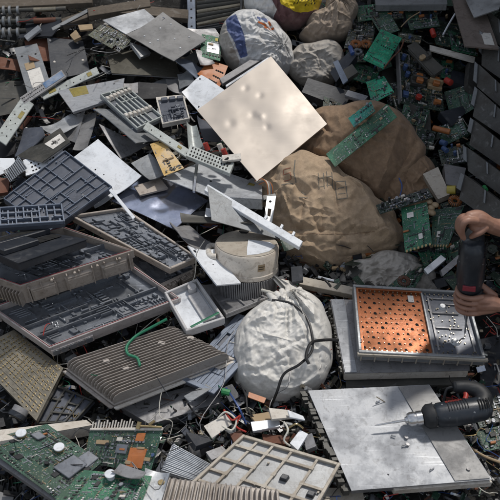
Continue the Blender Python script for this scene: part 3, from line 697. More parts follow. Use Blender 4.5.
# ------------------------------------------------------------------ filled sacks
class Sack:
    def __init__(s, contour, h, bulge, back, seed, tiltback=0.25, cx=None, cy=None, wrinkle=0.012, folds=None, power=2.3, Y=None, auto=26, neck=None, fine=0.0, gather=0.0):
        s.cx = cx or sum(p[0] for p in contour) / len(contour); s.cy = cy or sum(p[1] for p in contour) / len(contour)
        s.o = at(s.cx, s.cy, h) if Y is None else aty(s.cx, s.cy, Y)
        s.n = ((CAM - s.o).normalized() + Vector((0, 0, tiltback))).normalized()
        s.bulge, s.back, s.seed, s.wr, s.power = bulge, back, seed, wrinkle, power
        s.folds = list(folds or []); s.fine = fine; s.gather = gather; s.neck = neck
        s.mm = (at(s.cx + 1, s.cy, h) - at(s.cx, s.cy, h)).length if Y is None else .0042
        rf = random.Random(seed * 31)
        if auto:
            w_ = max(p[0] for p in contour) - min(p[0] for p in contour); h_ = max(p[1] for p in contour) - min(p[1] for p in contour)
            nk = neck or (s.cx, s.cy - h_ * .5)
            for k in range(auto):
                a = rf.uniform(0, 2 * math.pi) if k % 3 else rf.uniform(.5, 2.6); L_ = rf.uniform(.18, .5)
                if k % 2:
                    x0, y0 = s.cx + w_ * rf.uniform(-.4, .4), s.cy + h_ * rf.uniform(-.4, .4); a = math.atan2(y0 - nk[1], x0 - nk[0]) + rf.gauss(0, .3)
                else: x0, y0 = s.cx + w_ * rf.uniform(-.45, .45), s.cy + h_ * rf.uniform(-.4, .4)
                s.folds.append((x0, y0, x0 + math.cos(a) * L_ * w_ * .6, y0 + math.sin(a) * L_ * h_ * .6, rf.uniform(.8, 2.2), rf.choice((-1, 1, -1)) * rf.uniform(.35, 1.0) * s.wr))
        pts = [(p[0] - s.cx, p[1] - s.cy) for p in contour]
        ang = sorted((math.atan2(y, x), math.hypot(x, y)) for x, y in pts)
        s.A = [a for a, _ in ang]; s.Rr = [r for _, r in ang]
    def rad(s, th):
        A, Rr = s.A, s.Rr; n = len(A); th = math.atan2(math.sin(th), math.cos(th))
        i = 0
        while i < n and A[i] <= th: i += 1
        i0 = (i - 1) % n; i1 = i % n; a0, a1 = A[i0], A[i1]
        if a1 <= a0: a1 += 2 * math.pi
        if th < a0: th += 2 * math.pi
        t = (th - a0) / (a1 - a0 + 1e-9)
        r0, r1, rm, rp = Rr[i0], Rr[i1], Rr[(i0 - 1) % n], Rr[(i1 + 1) % n]
        return max(2.0, r0 + (r1 - r0) * (3 * t * t - 2 * t ** 3) + 0.0 * (rm + rp))
    def pt(s, px, py, lift=0.0, front=True):
        base = hit(px, py, s.o, s.n); dx, dy = px - s.cx, py - s.cy; r = math.hypot(dx, dy); th = math.atan2(dy, dx)
        rho = min(1.0, r / s.rad(th)); prof = (1 - rho ** s.power) ** (1 / s.power)
        p = base + s.n * (s.bulge * prof if front else -s.back * prof)
        q = Vector((px * .022, py * .022, s.seed * 3.3))
        nz = 0.0
        if front:
            w = noise.noise(q); w2 = noise.noise(Vector((q.x * 2.3, q.y * 2.3, 4 + s.seed))) 
            rid = 1 - abs(noise.noise(Vector((q.x * 2.0 + w * 1.6, q.y * 3.2 + w2, s.seed * 2.1)))) * 2.2
            rid2 = 1 - abs(noise.noise(Vector((q.x * 6 + w, q.y * 4.4, s.seed + 9)))) * 2.4
            nz = s.wr * (w * 1.2 + rid * .9 + rid2 * .38)
            if s.fine:
                f1 = 1 - abs(noise.noise(Vector((px * .11 + w * 2, py * .075 + w2 * 1.5, s.seed)))) * 2.6; f2 = 1 - abs(noise.noise(Vector((px * .17 - w2 * 2, py * .21 + w, s.seed + 5)))) * 2.6
                nz += s.wr * s.fine * (f1 * .8 + f2 * .4)
            if s.gather and s.neck:
                dx_, dy_ = px - s.neck[0], py - s.neck[1]; dd = math.hypot(dx_, dy_); an = math.atan2(dy_, dx_)
                nz += s.wr * s.gather * (1 - 2 * abs(noise.noise(Vector((an * 5.5, dd * .02, s.seed + 2))))) * math.exp(-dd / 38)
            for (x0, y0, x1, y1, wd, amp) in s.folds:
                L2 = (x1 - x0) ** 2 + (y1 - y0) ** 2; t = max(0, min(1, ((px - x0) * (x1 - x0) + (py - y0) * (y1 - y0)) / L2))
                wob = noise.noise(Vector((px * .06, py * .06, 7.0))) * wd * .8
                d = math.hypot(px - x0 - (x1 - x0) * t, py - y0 - (y1 - y0) * t) + wob
                nz += amp * (math.exp(-abs(d) / wd) * .8 + .25 * math.exp(-(d / wd / 1.6) ** 2))
            nz *= min(1, (1 - rho) * 5 + .15)
        return p + s.n * (nz + lift)
    def mesh(s, zones=(), nr=80, na=240):
        b = MB(); vs_ = []; uv = []; px_ = []
        for j in range(nr + 1):
            t = j / nr; rho = math.sin(t * math.pi / 2) if t < 1 else 1.0
            for k in range(na):
                th = 2 * math.pi * k / na; r = s.rad(th) * rho; x, y = s.cx + r * math.cos(th), s.cy + r * math.sin(th)
                vs_.append(s.pt(x, y)); uv.append((x * s.mm, y * s.mm)); px_.append((x, y))
        nb = 14; base = (nr + 1) * na
        for j in range(1, nb + 1):
            rho = math.cos(j / nb * math.pi / 2)
            for k in range(na):
                th = 2 * math.pi * k / na; r = s.rad(th) * max(rho, .001); x, y = s.cx + r * math.cos(th), s.cy + r * math.sin(th)
                vs_.append(s.pt(x, y, 0, False)); uv.append((x * s.mm, y * s.mm)); px_.append((x, y))
        fs = [];
        rows = nr + 1 + nb
        b.add(vs_, [], uv)
        def inside(p, poly):
            c = False; n = len(poly)
            for i in range(n):
                x0, y0 = poly[i]; x1, y1 = poly[(i + 1) % n]
                if (y0 > p[1]) != (y1 > p[1]) and p[0] < (x1 - x0) * (p[1] - y0) / (y1 - y0) + x0: c = not c
            return c
        for j in range(rows - 1):
            for k in range(na):
                k2 = (k + 1) % na; f = [j * na + k, (j + 1) * na + k, (j + 1) * na + k2, j * na + k2]; mi = 0
                if j < nr:
                    cx = sum(px_[i][0] for i in f) / 4; cy = sum(px_[i][1] for i in f) / 4
                    for zi, z in enumerate(zones):
                        if inside((cx, cy), z): mi = zi + 1
                b.f.append(list(reversed(f))); b.mi.append(mi); b.sm.append(True)
        return b
    def mark(s, lines, wpx, mat, name, root, lift=0.0015, step=1.5):
        b = MB()
        for ln in lines:
            pts = []
            for i in range(len(ln) - 1):
                (x0, y0), (x1, y1) = ln[i], ln[i + 1]; L = math.hypot(x1 - x0, y1 - y0); n = max(1, int(L / step))
                for k in range(n + (i == len(ln) - 2)):
                    t = k / n; pts.append((x0 + (x1 - x0) * t, y0 + (y1 - y0) * t))
            vs_ = []; n = len(pts)
            for i, (x, y) in enumerate(pts):
                x0, y0 = pts[max(0, i - 1)]; x1, y1 = pts[min(n - 1, i + 1)]; d = math.hypot(x1 - x0, y1 - y0) + 1e-6
                nx, ny = -(y1 - y0) / d * wpx / 2, (x1 - x0) / d * wpx / 2
                vs_ += [s.pt(x + nx, y + ny, lift), s.pt(x - nx, y - ny, lift)]
            b.add(vs_, [(2 * i, 2 * i + 1, 2 * i + 3, 2 * i + 2) for i in range(n - 1)], [(v.x, v.y) for v in vs_], 0, True)
        b.build(name, G(mat), root)
def sack(name, label, cat, contour, h, bulge, back, mats, seed=1, zones=(), group=None, **kw):
    S_ = Sack(contour, h, bulge, back, seed, **kw)
    root = thing(name, label, cat, S_.o - S_.n * back, group)
    S_.mesh(zones).build('sack_body', [G(m) for m in mats], root); return S_, root
# ------------------------------------------------------------------ setting: ground, heap body, added walls and roof for shade
b = MB(); b.add([(-60, -60, -0.45), (60, -60, -0.45), (60, 60, -0.45), (-60, 60, -0.45)], [(0, 1, 2, 3)])
ground = b.build("ground", worn('ground_dirt', (0.14, 0.12, 0.10), 0.9, 0, 0.4, (0.07, 0.06, 0.05), 0.0, seed=61), None); ground["kind"] = "structure"
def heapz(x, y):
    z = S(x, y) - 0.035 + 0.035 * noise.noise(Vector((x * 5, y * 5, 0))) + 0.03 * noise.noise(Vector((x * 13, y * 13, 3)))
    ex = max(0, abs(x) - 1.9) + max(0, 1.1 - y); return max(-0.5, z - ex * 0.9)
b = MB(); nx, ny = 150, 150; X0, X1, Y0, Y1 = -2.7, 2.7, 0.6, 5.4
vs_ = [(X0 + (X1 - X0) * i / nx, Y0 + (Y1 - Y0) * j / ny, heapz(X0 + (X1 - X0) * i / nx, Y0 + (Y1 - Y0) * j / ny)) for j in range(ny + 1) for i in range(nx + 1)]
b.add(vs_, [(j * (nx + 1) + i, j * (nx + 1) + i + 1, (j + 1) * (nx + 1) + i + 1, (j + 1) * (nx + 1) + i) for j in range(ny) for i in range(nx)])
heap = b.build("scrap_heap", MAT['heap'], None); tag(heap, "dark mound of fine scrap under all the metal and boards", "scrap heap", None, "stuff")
def wallbox(name, x0, x1, y0, y1, z0, z1, label, cat, mat='wall'):
    F = Frame([Vector((x0, y0, 0)), Vector((x1, y0, 0)), Vector((x1, y1, 0)), Vector((x0, y1, 0))], Vector((0, 0, 1)))
    b = MB(); b.box(F, 0, 1, 0, 1, z0, z1); o = topmesh(b, name, MAT[mat], label, cat, loc=Vector(((x0 + x1) / 2, (y0 + y1) / 2, z0))); return o
wallbox("shade_roof", 1.15, 4.0, 3.05, 5.6, 2.95, 3.05, "added unseen roof that shades the right hand side of the heap", "roof")  # roof added out of view to put the right side in shade
wallbox("shade_side_wall", 2.75, 2.95, 1.6, 5.55, -0.45, 2.94, "added unseen side wall that darkens the right of the heap", "wall")  # added beyond the frame to cut light from the right
wallbox("shade_back_wall", -4, 4, 5.6, 5.8, -0.45, 3.2, "added unseen dark wall behind the scrap heap, for shade", "wall")  # unseen back wall, added to help darken the scene

# ------------------------------------------------------------------ fine scrap between the pieces (uncountable)
def debris(name, mats, label, cat, n, seed, region, kinds, size=(.006, .035), hmax=0.05, hbase=0.0, elong=2.5):
    rnd = random.Random(seed); b = MB()
    for k in range(n):
        while True:
            px, py = rnd.uniform(region[0], region[2]), rnd.uniform(region[1], region[3])
            if len(region) < 5 or region[4](px, py): break
        c = at(px, py, hbase + rnd.uniform(0.0, hmax))
        a = Vector((rnd.gauss(0, 1), rnd.gauss(0, 1), rnd.gauss(0, .4))).normalized(); t = Vector((rnd.gauss(0, .5), rnd.gauss(0, .5), 1)).normalized()
        c2 = a.cross(t).normalized(); t = c2.cross(a); s = rnd.uniform(*size) * (1.6 if rnd.random() < .12 else 1); mi = rnd.randrange(len(mats)); kd = rnd.choice(kinds)
        if kd == 'box' or kd == 'flat' or kd == 'strip':
            l, w_, hh = {'box': (s, s * rnd.uniform(.4, 1), s * rnd.uniform(.3, .8)), 'flat': (s * 1.5, s * rnd.uniform(.6, 1.2), .0015), 'strip': (s * elong, s * .25, .002)}[kd]
            F = Frame([c - a * l / 2 - c2 * w_ / 2, c + a * l / 2 - c2 * w_ / 2, c + a * l / 2 + c2 * w_ / 2, c - a * l / 2 + c2 * w_ / 2], t)
            b.box(F, 0, 1, 0, 1, -hh / 2, hh / 2, mi)
        elif kd == 'curl':
            pts = []; th_ = 0; p_ = Vector(c); dr = Vector(a); w_ = s * rnd.uniform(.15, .5); kk = rnd.uniform(-.9, .9)
            rows = []
            for q in range(6):
                rows.append((p_ - c2 * w_, p_ + c2 * w_)); p_ = p_ + dr * s * .45; dr = (dr + t * kk * .5).normalized()
            vs_ = [x for r_ in rows for x in r_]; vs_ += [x - t * .0015 for x in vs_]; n2 = len(rows) * 2
            b.add(vs_, [(2 * i, 2 * i + 2, 2 * i + 3, 2 * i + 1) for i in range(5)] + [(n2 + 2 * i + 1, n2 + 2 * i + 3, n2 + 2 * i + 2, n2 + 2 * i) for i in range(5)], None, mi, True)
        elif kd == 'angle':
            l, w_ = s * 1.6, s * .5
            F = Frame([c, c + a * l, c + a * l + c2 * w_, c + c2 * w_], t); b.box(F, 0, 1, 0, 1, 0, .0018, mi)
            F = Frame([c, c + a * l, c + a * l + t * w_, c + t * w_], -c2); b.box(F, 0, 1, 0.02, 1, 0, .0018, mi)
        elif kd == 'cyl':
            b.tube([c - a * s * .5, c + a * s * .5], s * rnd.uniform(.12, .4), 8, mi)
        elif kd == 'wire':
            pts = [c]; 
            for q in range(4): pts.append(pts[-1] + (a + Vector((rnd.gauss(0, .8), rnd.gauss(0, .8), rnd.gauss(0, .35)))) * s * .8)
            b.tube(smoothpts(pts, 4), .0016, 5, mi)
    return topmesh(b, name, [G(m) for m in mats], label, cat, None, "stuff")
metals = ['alu', 'alu_dull', 'steel_grey', 'slate', 'dark_plate', 'near_black', 'near_black', 'black', 'dark_plate', 'rust', 'olive_plate', 'olive_plate']
debris("metal_litter", metals, "loose bits of grey metal filling gaps all over the heap", "metal litter", 3600, 1, (-15, 15, 345, 510), ['box', 'flat', 'strip', 'cyl', 'curl', 'curl', 'angle'], hmax=.04)
debris("component_litter", ['chip', 'chip', 'near_black', 'near_black', 'can', 'pcb_dark', 'pcb_dark', 'pcb', 'chip', 'olive_plate', 'black', 'tan_part', 'dark_plate', 'orange', 'black', 'dark_plate'], "loose electronic parts filling gaps among the dark boards", "component litter", 4200, 2,
       (325, -5, 515, 300), ['box', 'flat', 'cyl', 'box', 'strip'], (.006, .03), .07)
debris("component_litter", ['chip', 'near_black', 'black', 'chip', 'dark_plate', 'can', 'pcb_dark', 'paper', 'chrome', 'pcb', 'bronze', 'rust', 'black'], "tiny parts and chips around the white sack and lower right plates", "component litter", 2600, 3,
       (150, 290, 510, 510), ['box', 'flat', 'cyl', 'strip', 'curl', 'angle'], (.005, .025), .05)
debris("wire_litter", ['black_cable', 'black_cable', 'red_wire', 'blue_wire', 'white_wire', 'green_wire', 'brass'], "thin wire ends tangled in the gaps of the heap", "wire litter", 900, 4, (0, 0, 510, 505), ['wire'], (.02, .05), .06)
debris("wire_litter", ['black_cable', 'black_cable', 'near_black', 'white_wire', 'alu_dull'], "longer dark leads winding between the panels of the heap", "wire litter", 130, 14, (0, 20, 510, 505, lambda x, y: x < 190 or (y > 400 and x < 300) or (x > 420 and y < 190)), ['wire'], (.05, .09), .12)
debris("panel_litter", ['alu_dull', 'steel_grey', 'slate', 'alu', 'film', 'dark_plate', 'near_black', 'grey_paint', 'olive_plate', 'near_black'], "small torn sheet pieces under the big panels", "sheet litter", 330, 5, (-10, 10, 270, 230), ['flat', 'strip', 'curl', 'curl', 'angle', 'angle'], (.02, .05), .07)
debris("board_litter", ['pcb', 'pcb_dark', 'pcb_dark', 'near_black', 'near_black', 'dark_plate'], "broken green board pieces under the right hand boards", "board litter", 380, 6, (330, -5, 500, 290), ['flat', 'flat', 'box'], (.03, .075), .09)

# ------------------------------------------------------------------ top left
for i, (y, x0, x1, r, lb) in enumerate([(10, -6, 66, 4.2, "topmost dark pipe with flange rings, upper left corner"), (21, -6, 62, 4.6, "second dark pipe below the topmost, upper left corner"), (32, -8, 26, 4.4, "shortest dark pipe stub, lowest of the three at upper left")]):
    sc_ = .0052; root = thing("connector_pipe", lb, "pipe", at(15, y, .1), "dark flanged pipes")
    b = MB(); b.tube([at(x0, y + 1, .10), at(x1, y - 1.5, .10)], r * sc_ * .55, 14); b.build("pipe_body", MAT['dark_plate'], root)
    for xx in (3, 9, 17):
        b = MB(); b.tube([at(xx, y + .5, .10), at(xx + 2.5, y + .4, .10)], r * sc_ * 1.15, 16); b.build("flange", MAT['steel_grey'], root, .001)
    if x1 > 30:
        b = MB(); b.tube([at(34, y, .10), at(56, y - 1, .10)], r * sc_ * .62, 14); b.build("sleeve", MAT['rust' if i else 'bronze'], root)
P = panel
bar("dark_board", "long dark board along the very top edge, left of the rack post", "board", (-5, 3), (92, -2), 9, .10, 'wood', .03, group="dark boards along the top")
bar("dark_board", "brown board lying behind the blue brushed plate", "board", (88, 12), (150, 2), 8, .12, 'wood', .03, group="dark boards along the top")
bar("dark_board", "thick grey brown board at the top, above the dark grey sheet", "board", (120, 8), (188, 14), 9, .12, 'wood', .03, group="dark boards along the top")
bar("dark_board", "short tilted board below the long top board, near the pipes", "board", (62, 22), (104, 8), 7, .12, 'wood', .03, group="dark boards along the top")
bar("thin_metal_strip", "thin blue grey blade pointing up right beside the pipes", "metal strip", (52, 29), (88, 10), 3.2, .15, 'steel_grey', .004)
P("dark_sheet", "dark crumpled sheet beside the pipe ends", "sheet", [(30, 18), (62, 22), (52, 36), (18, 38)], .10, 'near_black', amp=.012, seed=3)
slab("small_bracket", "light grey oblong bracket above the labelled grey panel", "bracket", [(24, 36), (38, 25), (41, 29), (27, 40)], .14, 'alu', .015)
P("rusty_sheet", "rusty brown sheet behind the black screwed panel", "sheet", [(24, 40), (70, 37), (72, 58), (30, 62)], .09, 'rust', amp=.008, seed=4)
P("rusty_sheet", "rusty brown strip on the left edge beside the labelled grey panel", "sheet", [(-6, 55), (20, 60), (20, 70), (-6, 68)], .09, 'rust', amp=.006, seed=5)
P("dark_sheet", "dark olive sheet at left edge under the long slotted strip", "sheet", [(-10, 80), (34, 82), (30, 110), (-10, 118)], .06, 'dark_plate', amp=.006, seed=7)
P("labelled_panel", "grey upright panel with torn white and pink paper labels and two holes", "panel", [(14, 48), (37, 43.5), (52, 88), (29, 98)], .15, 'steel_grey', amp=.002, seed=6,
  ex=[('hole', .22, .2, .006), ('hole', .80, .22, .006), ('label', .22, .62, .36, .50, 'tan_part', 'pink_label'), ('label', .25, .8, .52, .86, 'paper', 'paper_label')])
P("black_screwed_sheet", "black panel with four white screws, upper left", "panel", [(47, 37), (83, 41), (90, 72), (52, 80)], .14, 'near_black', .006, .001, ex=[('screw', .08, .08, .007, 'offwhite'), ('screw', .83, .08, .007, 'offwhite'), ('screw', .12, .60, .008, 'offwhite'), ('screw', .88, .62, .009, 'offwhite')])
P("small_chip_of_wood", "tan lump between black panel and notched board", "offcut", [(70, 35), (76, 30), (81, 37), (74, 40)], .16, 'tan_part', .02, .004)
slab("tan_connector", "pale tan connector lying above the notched olive board", "connector", [(78, 25), (92, 24), (93, 29), (80, 30)], .17, 'tan_part', .012)
bar("slotted_strip", "grey slotted strip carrying a blue printed sticker", "metal strip", (22, 101), (64, 73), 8.5, .20, 'alu_dull', .010, ex=[('label', .52, .97, .15, .85, 'blue_print', 'blue_sticker')] + holes((.3, .7), [i * .045 + .03 for i in range(11)], .004))
bar("perforated_strip", "pale perforated strip right of the blue sticker", "metal strip", (42, 96), (98, 70), 7.5, .175, 'light_grey_green', .008, ex=[('label', .12, .24, .3, .8, 'gold_label', 'amber_sticker'), ('label', .80, .88, .2, .7, 'gold_label', 'amber_sticker')] + holes((.35,), [.3, .42, .55, .67], .004))
bar("perforated_strip", "wide pale perforated strip running off the left edge", "metal strip", (0, 141), (28, 100), 14, .20, 'light_grey_green', .008, ex=[('label', .58, .74, .15, .42, 'gold_label', 'amber_sticker')] + holes((.3, .7), [.15, .3, .45, .6, .8], .004))
slab("scratched_plate", "white scratched box lid with a mustard label", "lid", [(58, 91), (124, 78), (121, 97), (73, 112)], .22, 'scratched_plate', .014, ex=[('label', .16, .42, .02, .42, 'gold_label', 'mustard_label'), ('screw', .85, .2, .005, 'alu_dull')], side='alu_dull', amp=.004, seed=8)
slab("dark_olive_lid", "wide dark olive plate under the notched board and grey sheet", "panel", [(106, 49), (172, 53), (181, 77), (112, 73)], .16, 'olive_plate', .012, side='alu_dull')
slab("brushed_plate", "blue grey brushed plate behind the notched board", "panel", [(103, 20), (144, 9), (157, 20), (126, 34)], .18, 'alu_bright', .010)
P("dull_sheet", "dark grey sheet with rivets, bent, in front of the dark boards", "panel", [(126, 35), (163, 15), (207, 39), (174, 61)], .24, 'grey_paint', .004, .006, 9, ex=[('screw', u, v, .006, 'alu_bright') for u, v in ((.22, .22), (.12, .42), (.30, .45), (.62, .25), (.55, .62), (.86, .3), (.40, .85), (.8, .75))])
pcb("notched_board", "olive board with shiny solder and a notched corner", [(88, 35), (103, 23), (132, 39), (120, 53)], .25, 'pcb_olive', 11, 2.2, 5, mask=lambda u, v: not (u < .3 and v > .75) and not (u > .88 and v < .15))
slab("silver_block", "small silver block between notched board and dark grey sheet", "metal block", [(130, 42), (147, 48), (151, 53), (141, 57)], .22, 'alu', .02)
P("black_label_plate", "black square plate above the small white framed unit", "panel", [(138, 82), (167, 84), (166, 98), (138, 99)], .22, 'black', .006, .001)
P("grey_sheet", "grey sheet piece between white lid and black square plate", "sheet", [(112, 84), (140, 83), (142, 100), (118, 100)], .18, 'alu_dull', .004, .006, 12)
bar("light_tab", "narrow cream strip under the black square plate", "metal strip", (156, 99), (186, 96), 4, .22, 'offwhite', .012)
for i, (q, m, lb, hh) in enumerate([
    ([(172, 57), (190, 60), (206, 73), (200, 79)], 'steel_blue', "narrow blue grey bracket left of the orange perforated board", .21),
    ([(178, 76), (190, 70), (196, 84), (180, 90)], 'steel_grey', "bent grey bracket touching the pale square panel", .18),
    ([(166, 78), (182, 80), (184, 94), (168, 92)], 'alu_dull', "crumpled grey metal right of the black square plate", .16),
    ([(195, 50), (208, 54), (214, 66), (200, 66)], 'alu_dull', "rounded silver clamp below the chip board", .23),
    ([(183, 30), (215, 30), (222, 38), (190, 50)], 'alu_dull', "pale sheet behind the chip board", .17),
    ([(150, 84), (176, 70), (188, 74), (170, 88)], 'steel_grey', "dim grey flap below the dark olive plate edge", .14)]):
    P("bent_bracket", lb, "bracket", q, hh, m, .004, .014, 20 + i, group="bent grey brackets")
pcb("chip_board", "small green board with one big white chip", [(202, 34), (222, 37), (220, 61), (200, 56)], .20, 'pcb_mid', 13, .8, 1, ex=[('label', .30, .92, .33, .75, 'alu_bright', 'white_chip'), ('label', .68, .82, .10, .22, 'yellow', 'yellow_dot')])
P("orange_perforated_board", "orange brown board with a row of dark holes", "board", [(209, 60), (228, 66), (219, 89), (197, 76)], .20, 'orange_board', .003, .002, 14, ex=holes((.35, .62), [.58, .68, .78, .88], .006) + holes((.85,), [.5, .6, .7, .8], .006))
P("pale_square_panel", "pale blue white square panel tucked under the big mirror sheet", "panel", [(182, 93), (201, 73.5), (226, 91), (198, 111)], .23, 'white_paint', .004, .001, 15, ex=[('hole', .82, .10, .005), ('screw', .1, .88, .005, 'near_black')])
P("mirror_sheet", "large square mirror like cream sheet with dents", "panel", [(197, 110), (271, 56), (327, 124), (257, 181)], .34, 'mirror', .007, .0022, 16, nu=48, nv=48, dents=[(.55, .13, .014, -.0028), (.42, .42, .015, -.003), (.48, .5, .013, .0025), (.62, .3, .014, -.0025), (.18, .35, .02, -.003), (.46, .62, .012, -.002), (.25, .3, .06, .003), (.7, .55, .14, .006), (.33, .75, .12, -.005)], lam=.3)
bar("grey_rail", "grey rail between the mirror sheet and the blue banded sack", "rail", (221, 81), (265, 54), 6, .24, 'alu_dull', .02)
bar("thin_rail", "thin light rail just under the mirror sheet top edge", "rail", (226, 86), (270, 57), 2.2, .26, 'alu_bright', .01)

# ------------------------------------------------------------------ left middle
P("folded_grey_sheet", "mid grey folded sheet with rivets under the ribbed casting", "sheet", [(94, 107), (127, 112), (166, 139), (136, 143)], .24, 'steel_grey', .004, .003, 30, ex=[('screw', .28, .35, .004, 'alu_bright'), ('screw', .4, .62, .004, 'alu_bright'), ('hole', .75, .8, .004)])
P("folded_grey_sheet", "lower folded flap shading the white panel", "sheet", [(99, 124), (138, 143), (149, 145), (120, 160)], .19, 'alu_dull', .004, .004, 31)
g_, r_ = gridlid("ribbed_casting", "pale casting with rows of cream lumps, left of the framed unit", "casting", [(100, 94), (127, 86), (163, 116), (137, 128)], .27, 'tray_inside', 'light_grey_green', .03, (.18, .34, .5, .66, .82), (.33, .66), .005, 32, skip=.1)
for k in range(14):
    b = MB(); u = (k // 2 + .5) / 7; v = .16 + .5 * (k % 2) + .04 * math.sin(k * 3); b.boxm(g_, u, v, .022, .030, -.012, .010, taper=.35); b.build("cream_lump", MAT['offwhite'], r_, .003)
t_, r_ = tray("framed_unit", "small dark faced unit in a white frame below the black plate", "module", [(156, 99), (184, 96), (190, 118), (162, 124)], .26, .03, 'offwhite', 'slate', 33, floor=.010, wall=.008, gasket=False, clutter=16)
P("film_strip", "translucent grey plastic strip leaning beside folded sheet", "plastic strip", [(84, 116), (97, 112), (88, 148), (74, 152)], .18, 'film', .003, .010, 34)
P("film_strip", "second translucent grey strip, crumpled, near the white panel", "plastic strip", [(68, 120), (84, 114), (76, 142), (62, 138)], .16, 'film', .003, .016, 35)
P("foil_sheet", "shiny crumpled foil behind the dark labelled panel", "foil", [(40, 128), (72, 116), (84, 124), (56, 136)], .17, 'alu', .002, .018, 36)
P("slate_sheet", "slate blue panel behind the dark labelled panel", "panel", [(24, 128), (42, 127), (46, 138), (16, 158)], .18, 'slate', .005, .002, 37)
slab("dark_labelled_panel", "dark grey panel with a white label of black stripes", "panel", [(17, 156), (60, 128), (70, 142), (42, 162)], .21, 'dark_plate', .012, ex=[('label', .52, .92, .30, .80, 'paper', 'paper_label'), ('label', .60, .84, .50, .60, 'black', 'label_print'), ('label', .66, .74, .40, .70, 'black', 'label_print')], side='alu_dull')
P("perforated_white_plate", "white plate with holes above the dark ribbed lid", "panel", [(23, 160), (62, 148), (66, 158), (27, 178)], .20, 'white_paint', .006, .003, 38, ex=holes((.3, .55, .8), [.18, .26, .34, .56, .64, .72], .005))
P("mesh_grille", "small metal mesh grille at the left edge of the ribbed lid", "grille", [(4, 172), (20, 158), (27, 168), (10, 182)], .19, 'alu', .004, .002, 39, ex=holes([.1 * i + .05 for i in range(10)], [.1 * i + .05 for i in range(10)], .003))
P("white_corner_sheet", "whitish sheet at the left edge under the dark labelled panel", "sheet", [(-8, 158), (14, 158), (18, 168), (-8, 178)], .15, 'white_paint', .004, .004, 40)
P("dark_opening", "black open box at the left edge below the pale strip", "box", [(-8, 142), (16, 142), (14, 156), (-8, 158)], .13, 'black', .02, .002, 41)
P("red_brown_part", "rusty lump beside the mesh grille at the left edge", "metal lump", [(-6, 176), (10, 178), (8, 192), (-6, 194)], .14, 'rust', .02, .01, 42)
P("white_flat_panel", "smooth white panel right of the dark ribbed lid", "panel", [(70, 160), (98, 139), (142, 178), (110, 199)], .22, 'white_paint', .004, .0015, 43, ex=[('hole', .30, .42, .004), ('hole', .36, .58, .003)])
P("white_flat_panel", "narrow white sheet lying below the smooth white panel", "panel", [(88, 194), (108, 180), (120, 190), (96, 210)], .17, 'white_paint', .004, .0015, 44)
bar("white_strip", "thin white strip crossing onto the flat dark housing", "metal strip", (110, 189), (134, 218), 3.4, .27, 'white_paint', .005)
P("sky_mirror_sheet", "mirror sheet reflecting blue sky, brown at its upper end", "panel", [(152, 170), (208, 199), (174, 229), (112, 201)], .17, 'mirror_blue', .005, .004, 45, nu=30, nv=30, dents=[(.6, .7, .03, -.006), (.4, .6, .05, .006), (.7, .3, .08, -.006)])
P("grey_under_sheet", "grey sheet below the yellow board", "sheet", [(131, 163), (150, 153), (168, 172), (150, 182)], .22, 'steel_grey', .005, .003, 46)
slab("vent_offcut", "beige offcut with small vents under the yellow board", "offcut", [(134, 186), (160, 178), (168, 188), (140, 195)], .19, 'beige_cast', .012)
pcb("yellow_board", "yellow and white board with stained patches", [(150, 144), (163, 140), (184, 168), (164, 176)], .27, 'yellow_board', 47, .6, 2)
bar("pale_bracket", "long pale arm from the casting down to the vent comb", "bracket", (145, 125), (192, 156), 8, .29, 'light_grey_green', .010, ex=[('label', .70, .78, .4, .7, 'gold_label', 'amber_sticker')] + holes((.4,), [.15, .35, .55, .9], .004))
P("slate_card", "slate blue card left of the mirror sheet corner", "panel", [(196, 118), (210, 122), (222, 142), (204, 140)], .22, 'slate', .004, .001, 48)
P("curled_plate", "white curled arm hooking over the vent comb", "bracket", [(186, 124), (196, 128), (202, 150), (188, 152)], .27, 'light_grey_green', .008, .012, 49, curl=.02)
F, r_ = bar("vent_comb", "grey comb of square vents lying below the mirror sheet", "vent strip", (188, 150), (232, 168), 12, .31, 'light_grey_green', .02)
b = MB()
for k in range(13):
    for v in (.2, .5, .8): b.boxm(F, .08 + k * .068, v, .007, .011, -.001, .0008)
b.build("vent_slots", MAT['hole'], r_)
bar("vent_tab", "whitish tab at the right end of the vent comb", "bracket", (222, 158), (241, 156), 6, .33, 'offwhite', .012)
for i, (x, y, m, lb) in enumerate([(205, 146, 'red_part', "red plastic plug behind the vent comb"), (219, 147, 'offwhite', "white plastic plug behind the vent comb"), (223, 152, 'red_part', "dull red plug at the right end of the vent comb"), (226, 161, 'chip', "black round plug on the vent comb end")]):
    b = MB(); b.tube([at(x, y - 3, .33), at(x + 3, y + 4, .30)], .012, 10); topmesh(b, "plastic_plug", MAT[m], lb, "plug", "plastic plugs by the vent comb")
P("pale_steel_sheet", "pale steel sheet under the vent comb", "panel", [(163, 178), (200, 162), (250, 182), (230, 204)], .21, 'alu_bright', .004, .003, 50, ex=[('hole', .5, .5, .006)])
bar("steel_rod", "short steel rod standing on the pale steel sheet", "rod", (197, 162), (194, 191), 3.0, .25, 'chrome', .012)
slab("power_supply", "silver box with yellow sticker beside the ribbon cable", "box", [(214, 196), (252, 178), (262, 184), (262, 199)], .21, 'alu_bright', .05, ex=[('label', .70, .80, .3, .6, 'yellow', 'yellow_sticker')], side='alu')
b = MB()
F = frame([(263, 178), (267, 179), (272, 196), (267, 197)], .29)
root = thing("ribbon_cable", "flat ribbon cable with orange and grey wires", "ribbon cable", F.c)
for k, m in enumerate(('orange', 'paper', 'tan_part', 'steel_blue', 'orange')):
    b = MB(); P_ = smoothpts([at(255 + k, 181 + k * .8, .24), at(262 + k * 1.2, 179 + k * .6, .29), at(267 + k * 1.2, 184 + k * .3, .30), at(268 + k * 1.2, 195, .27)], 6); b.tube(P_, .0028, 6); b.build("ribbon_strand", MAT[m], root)
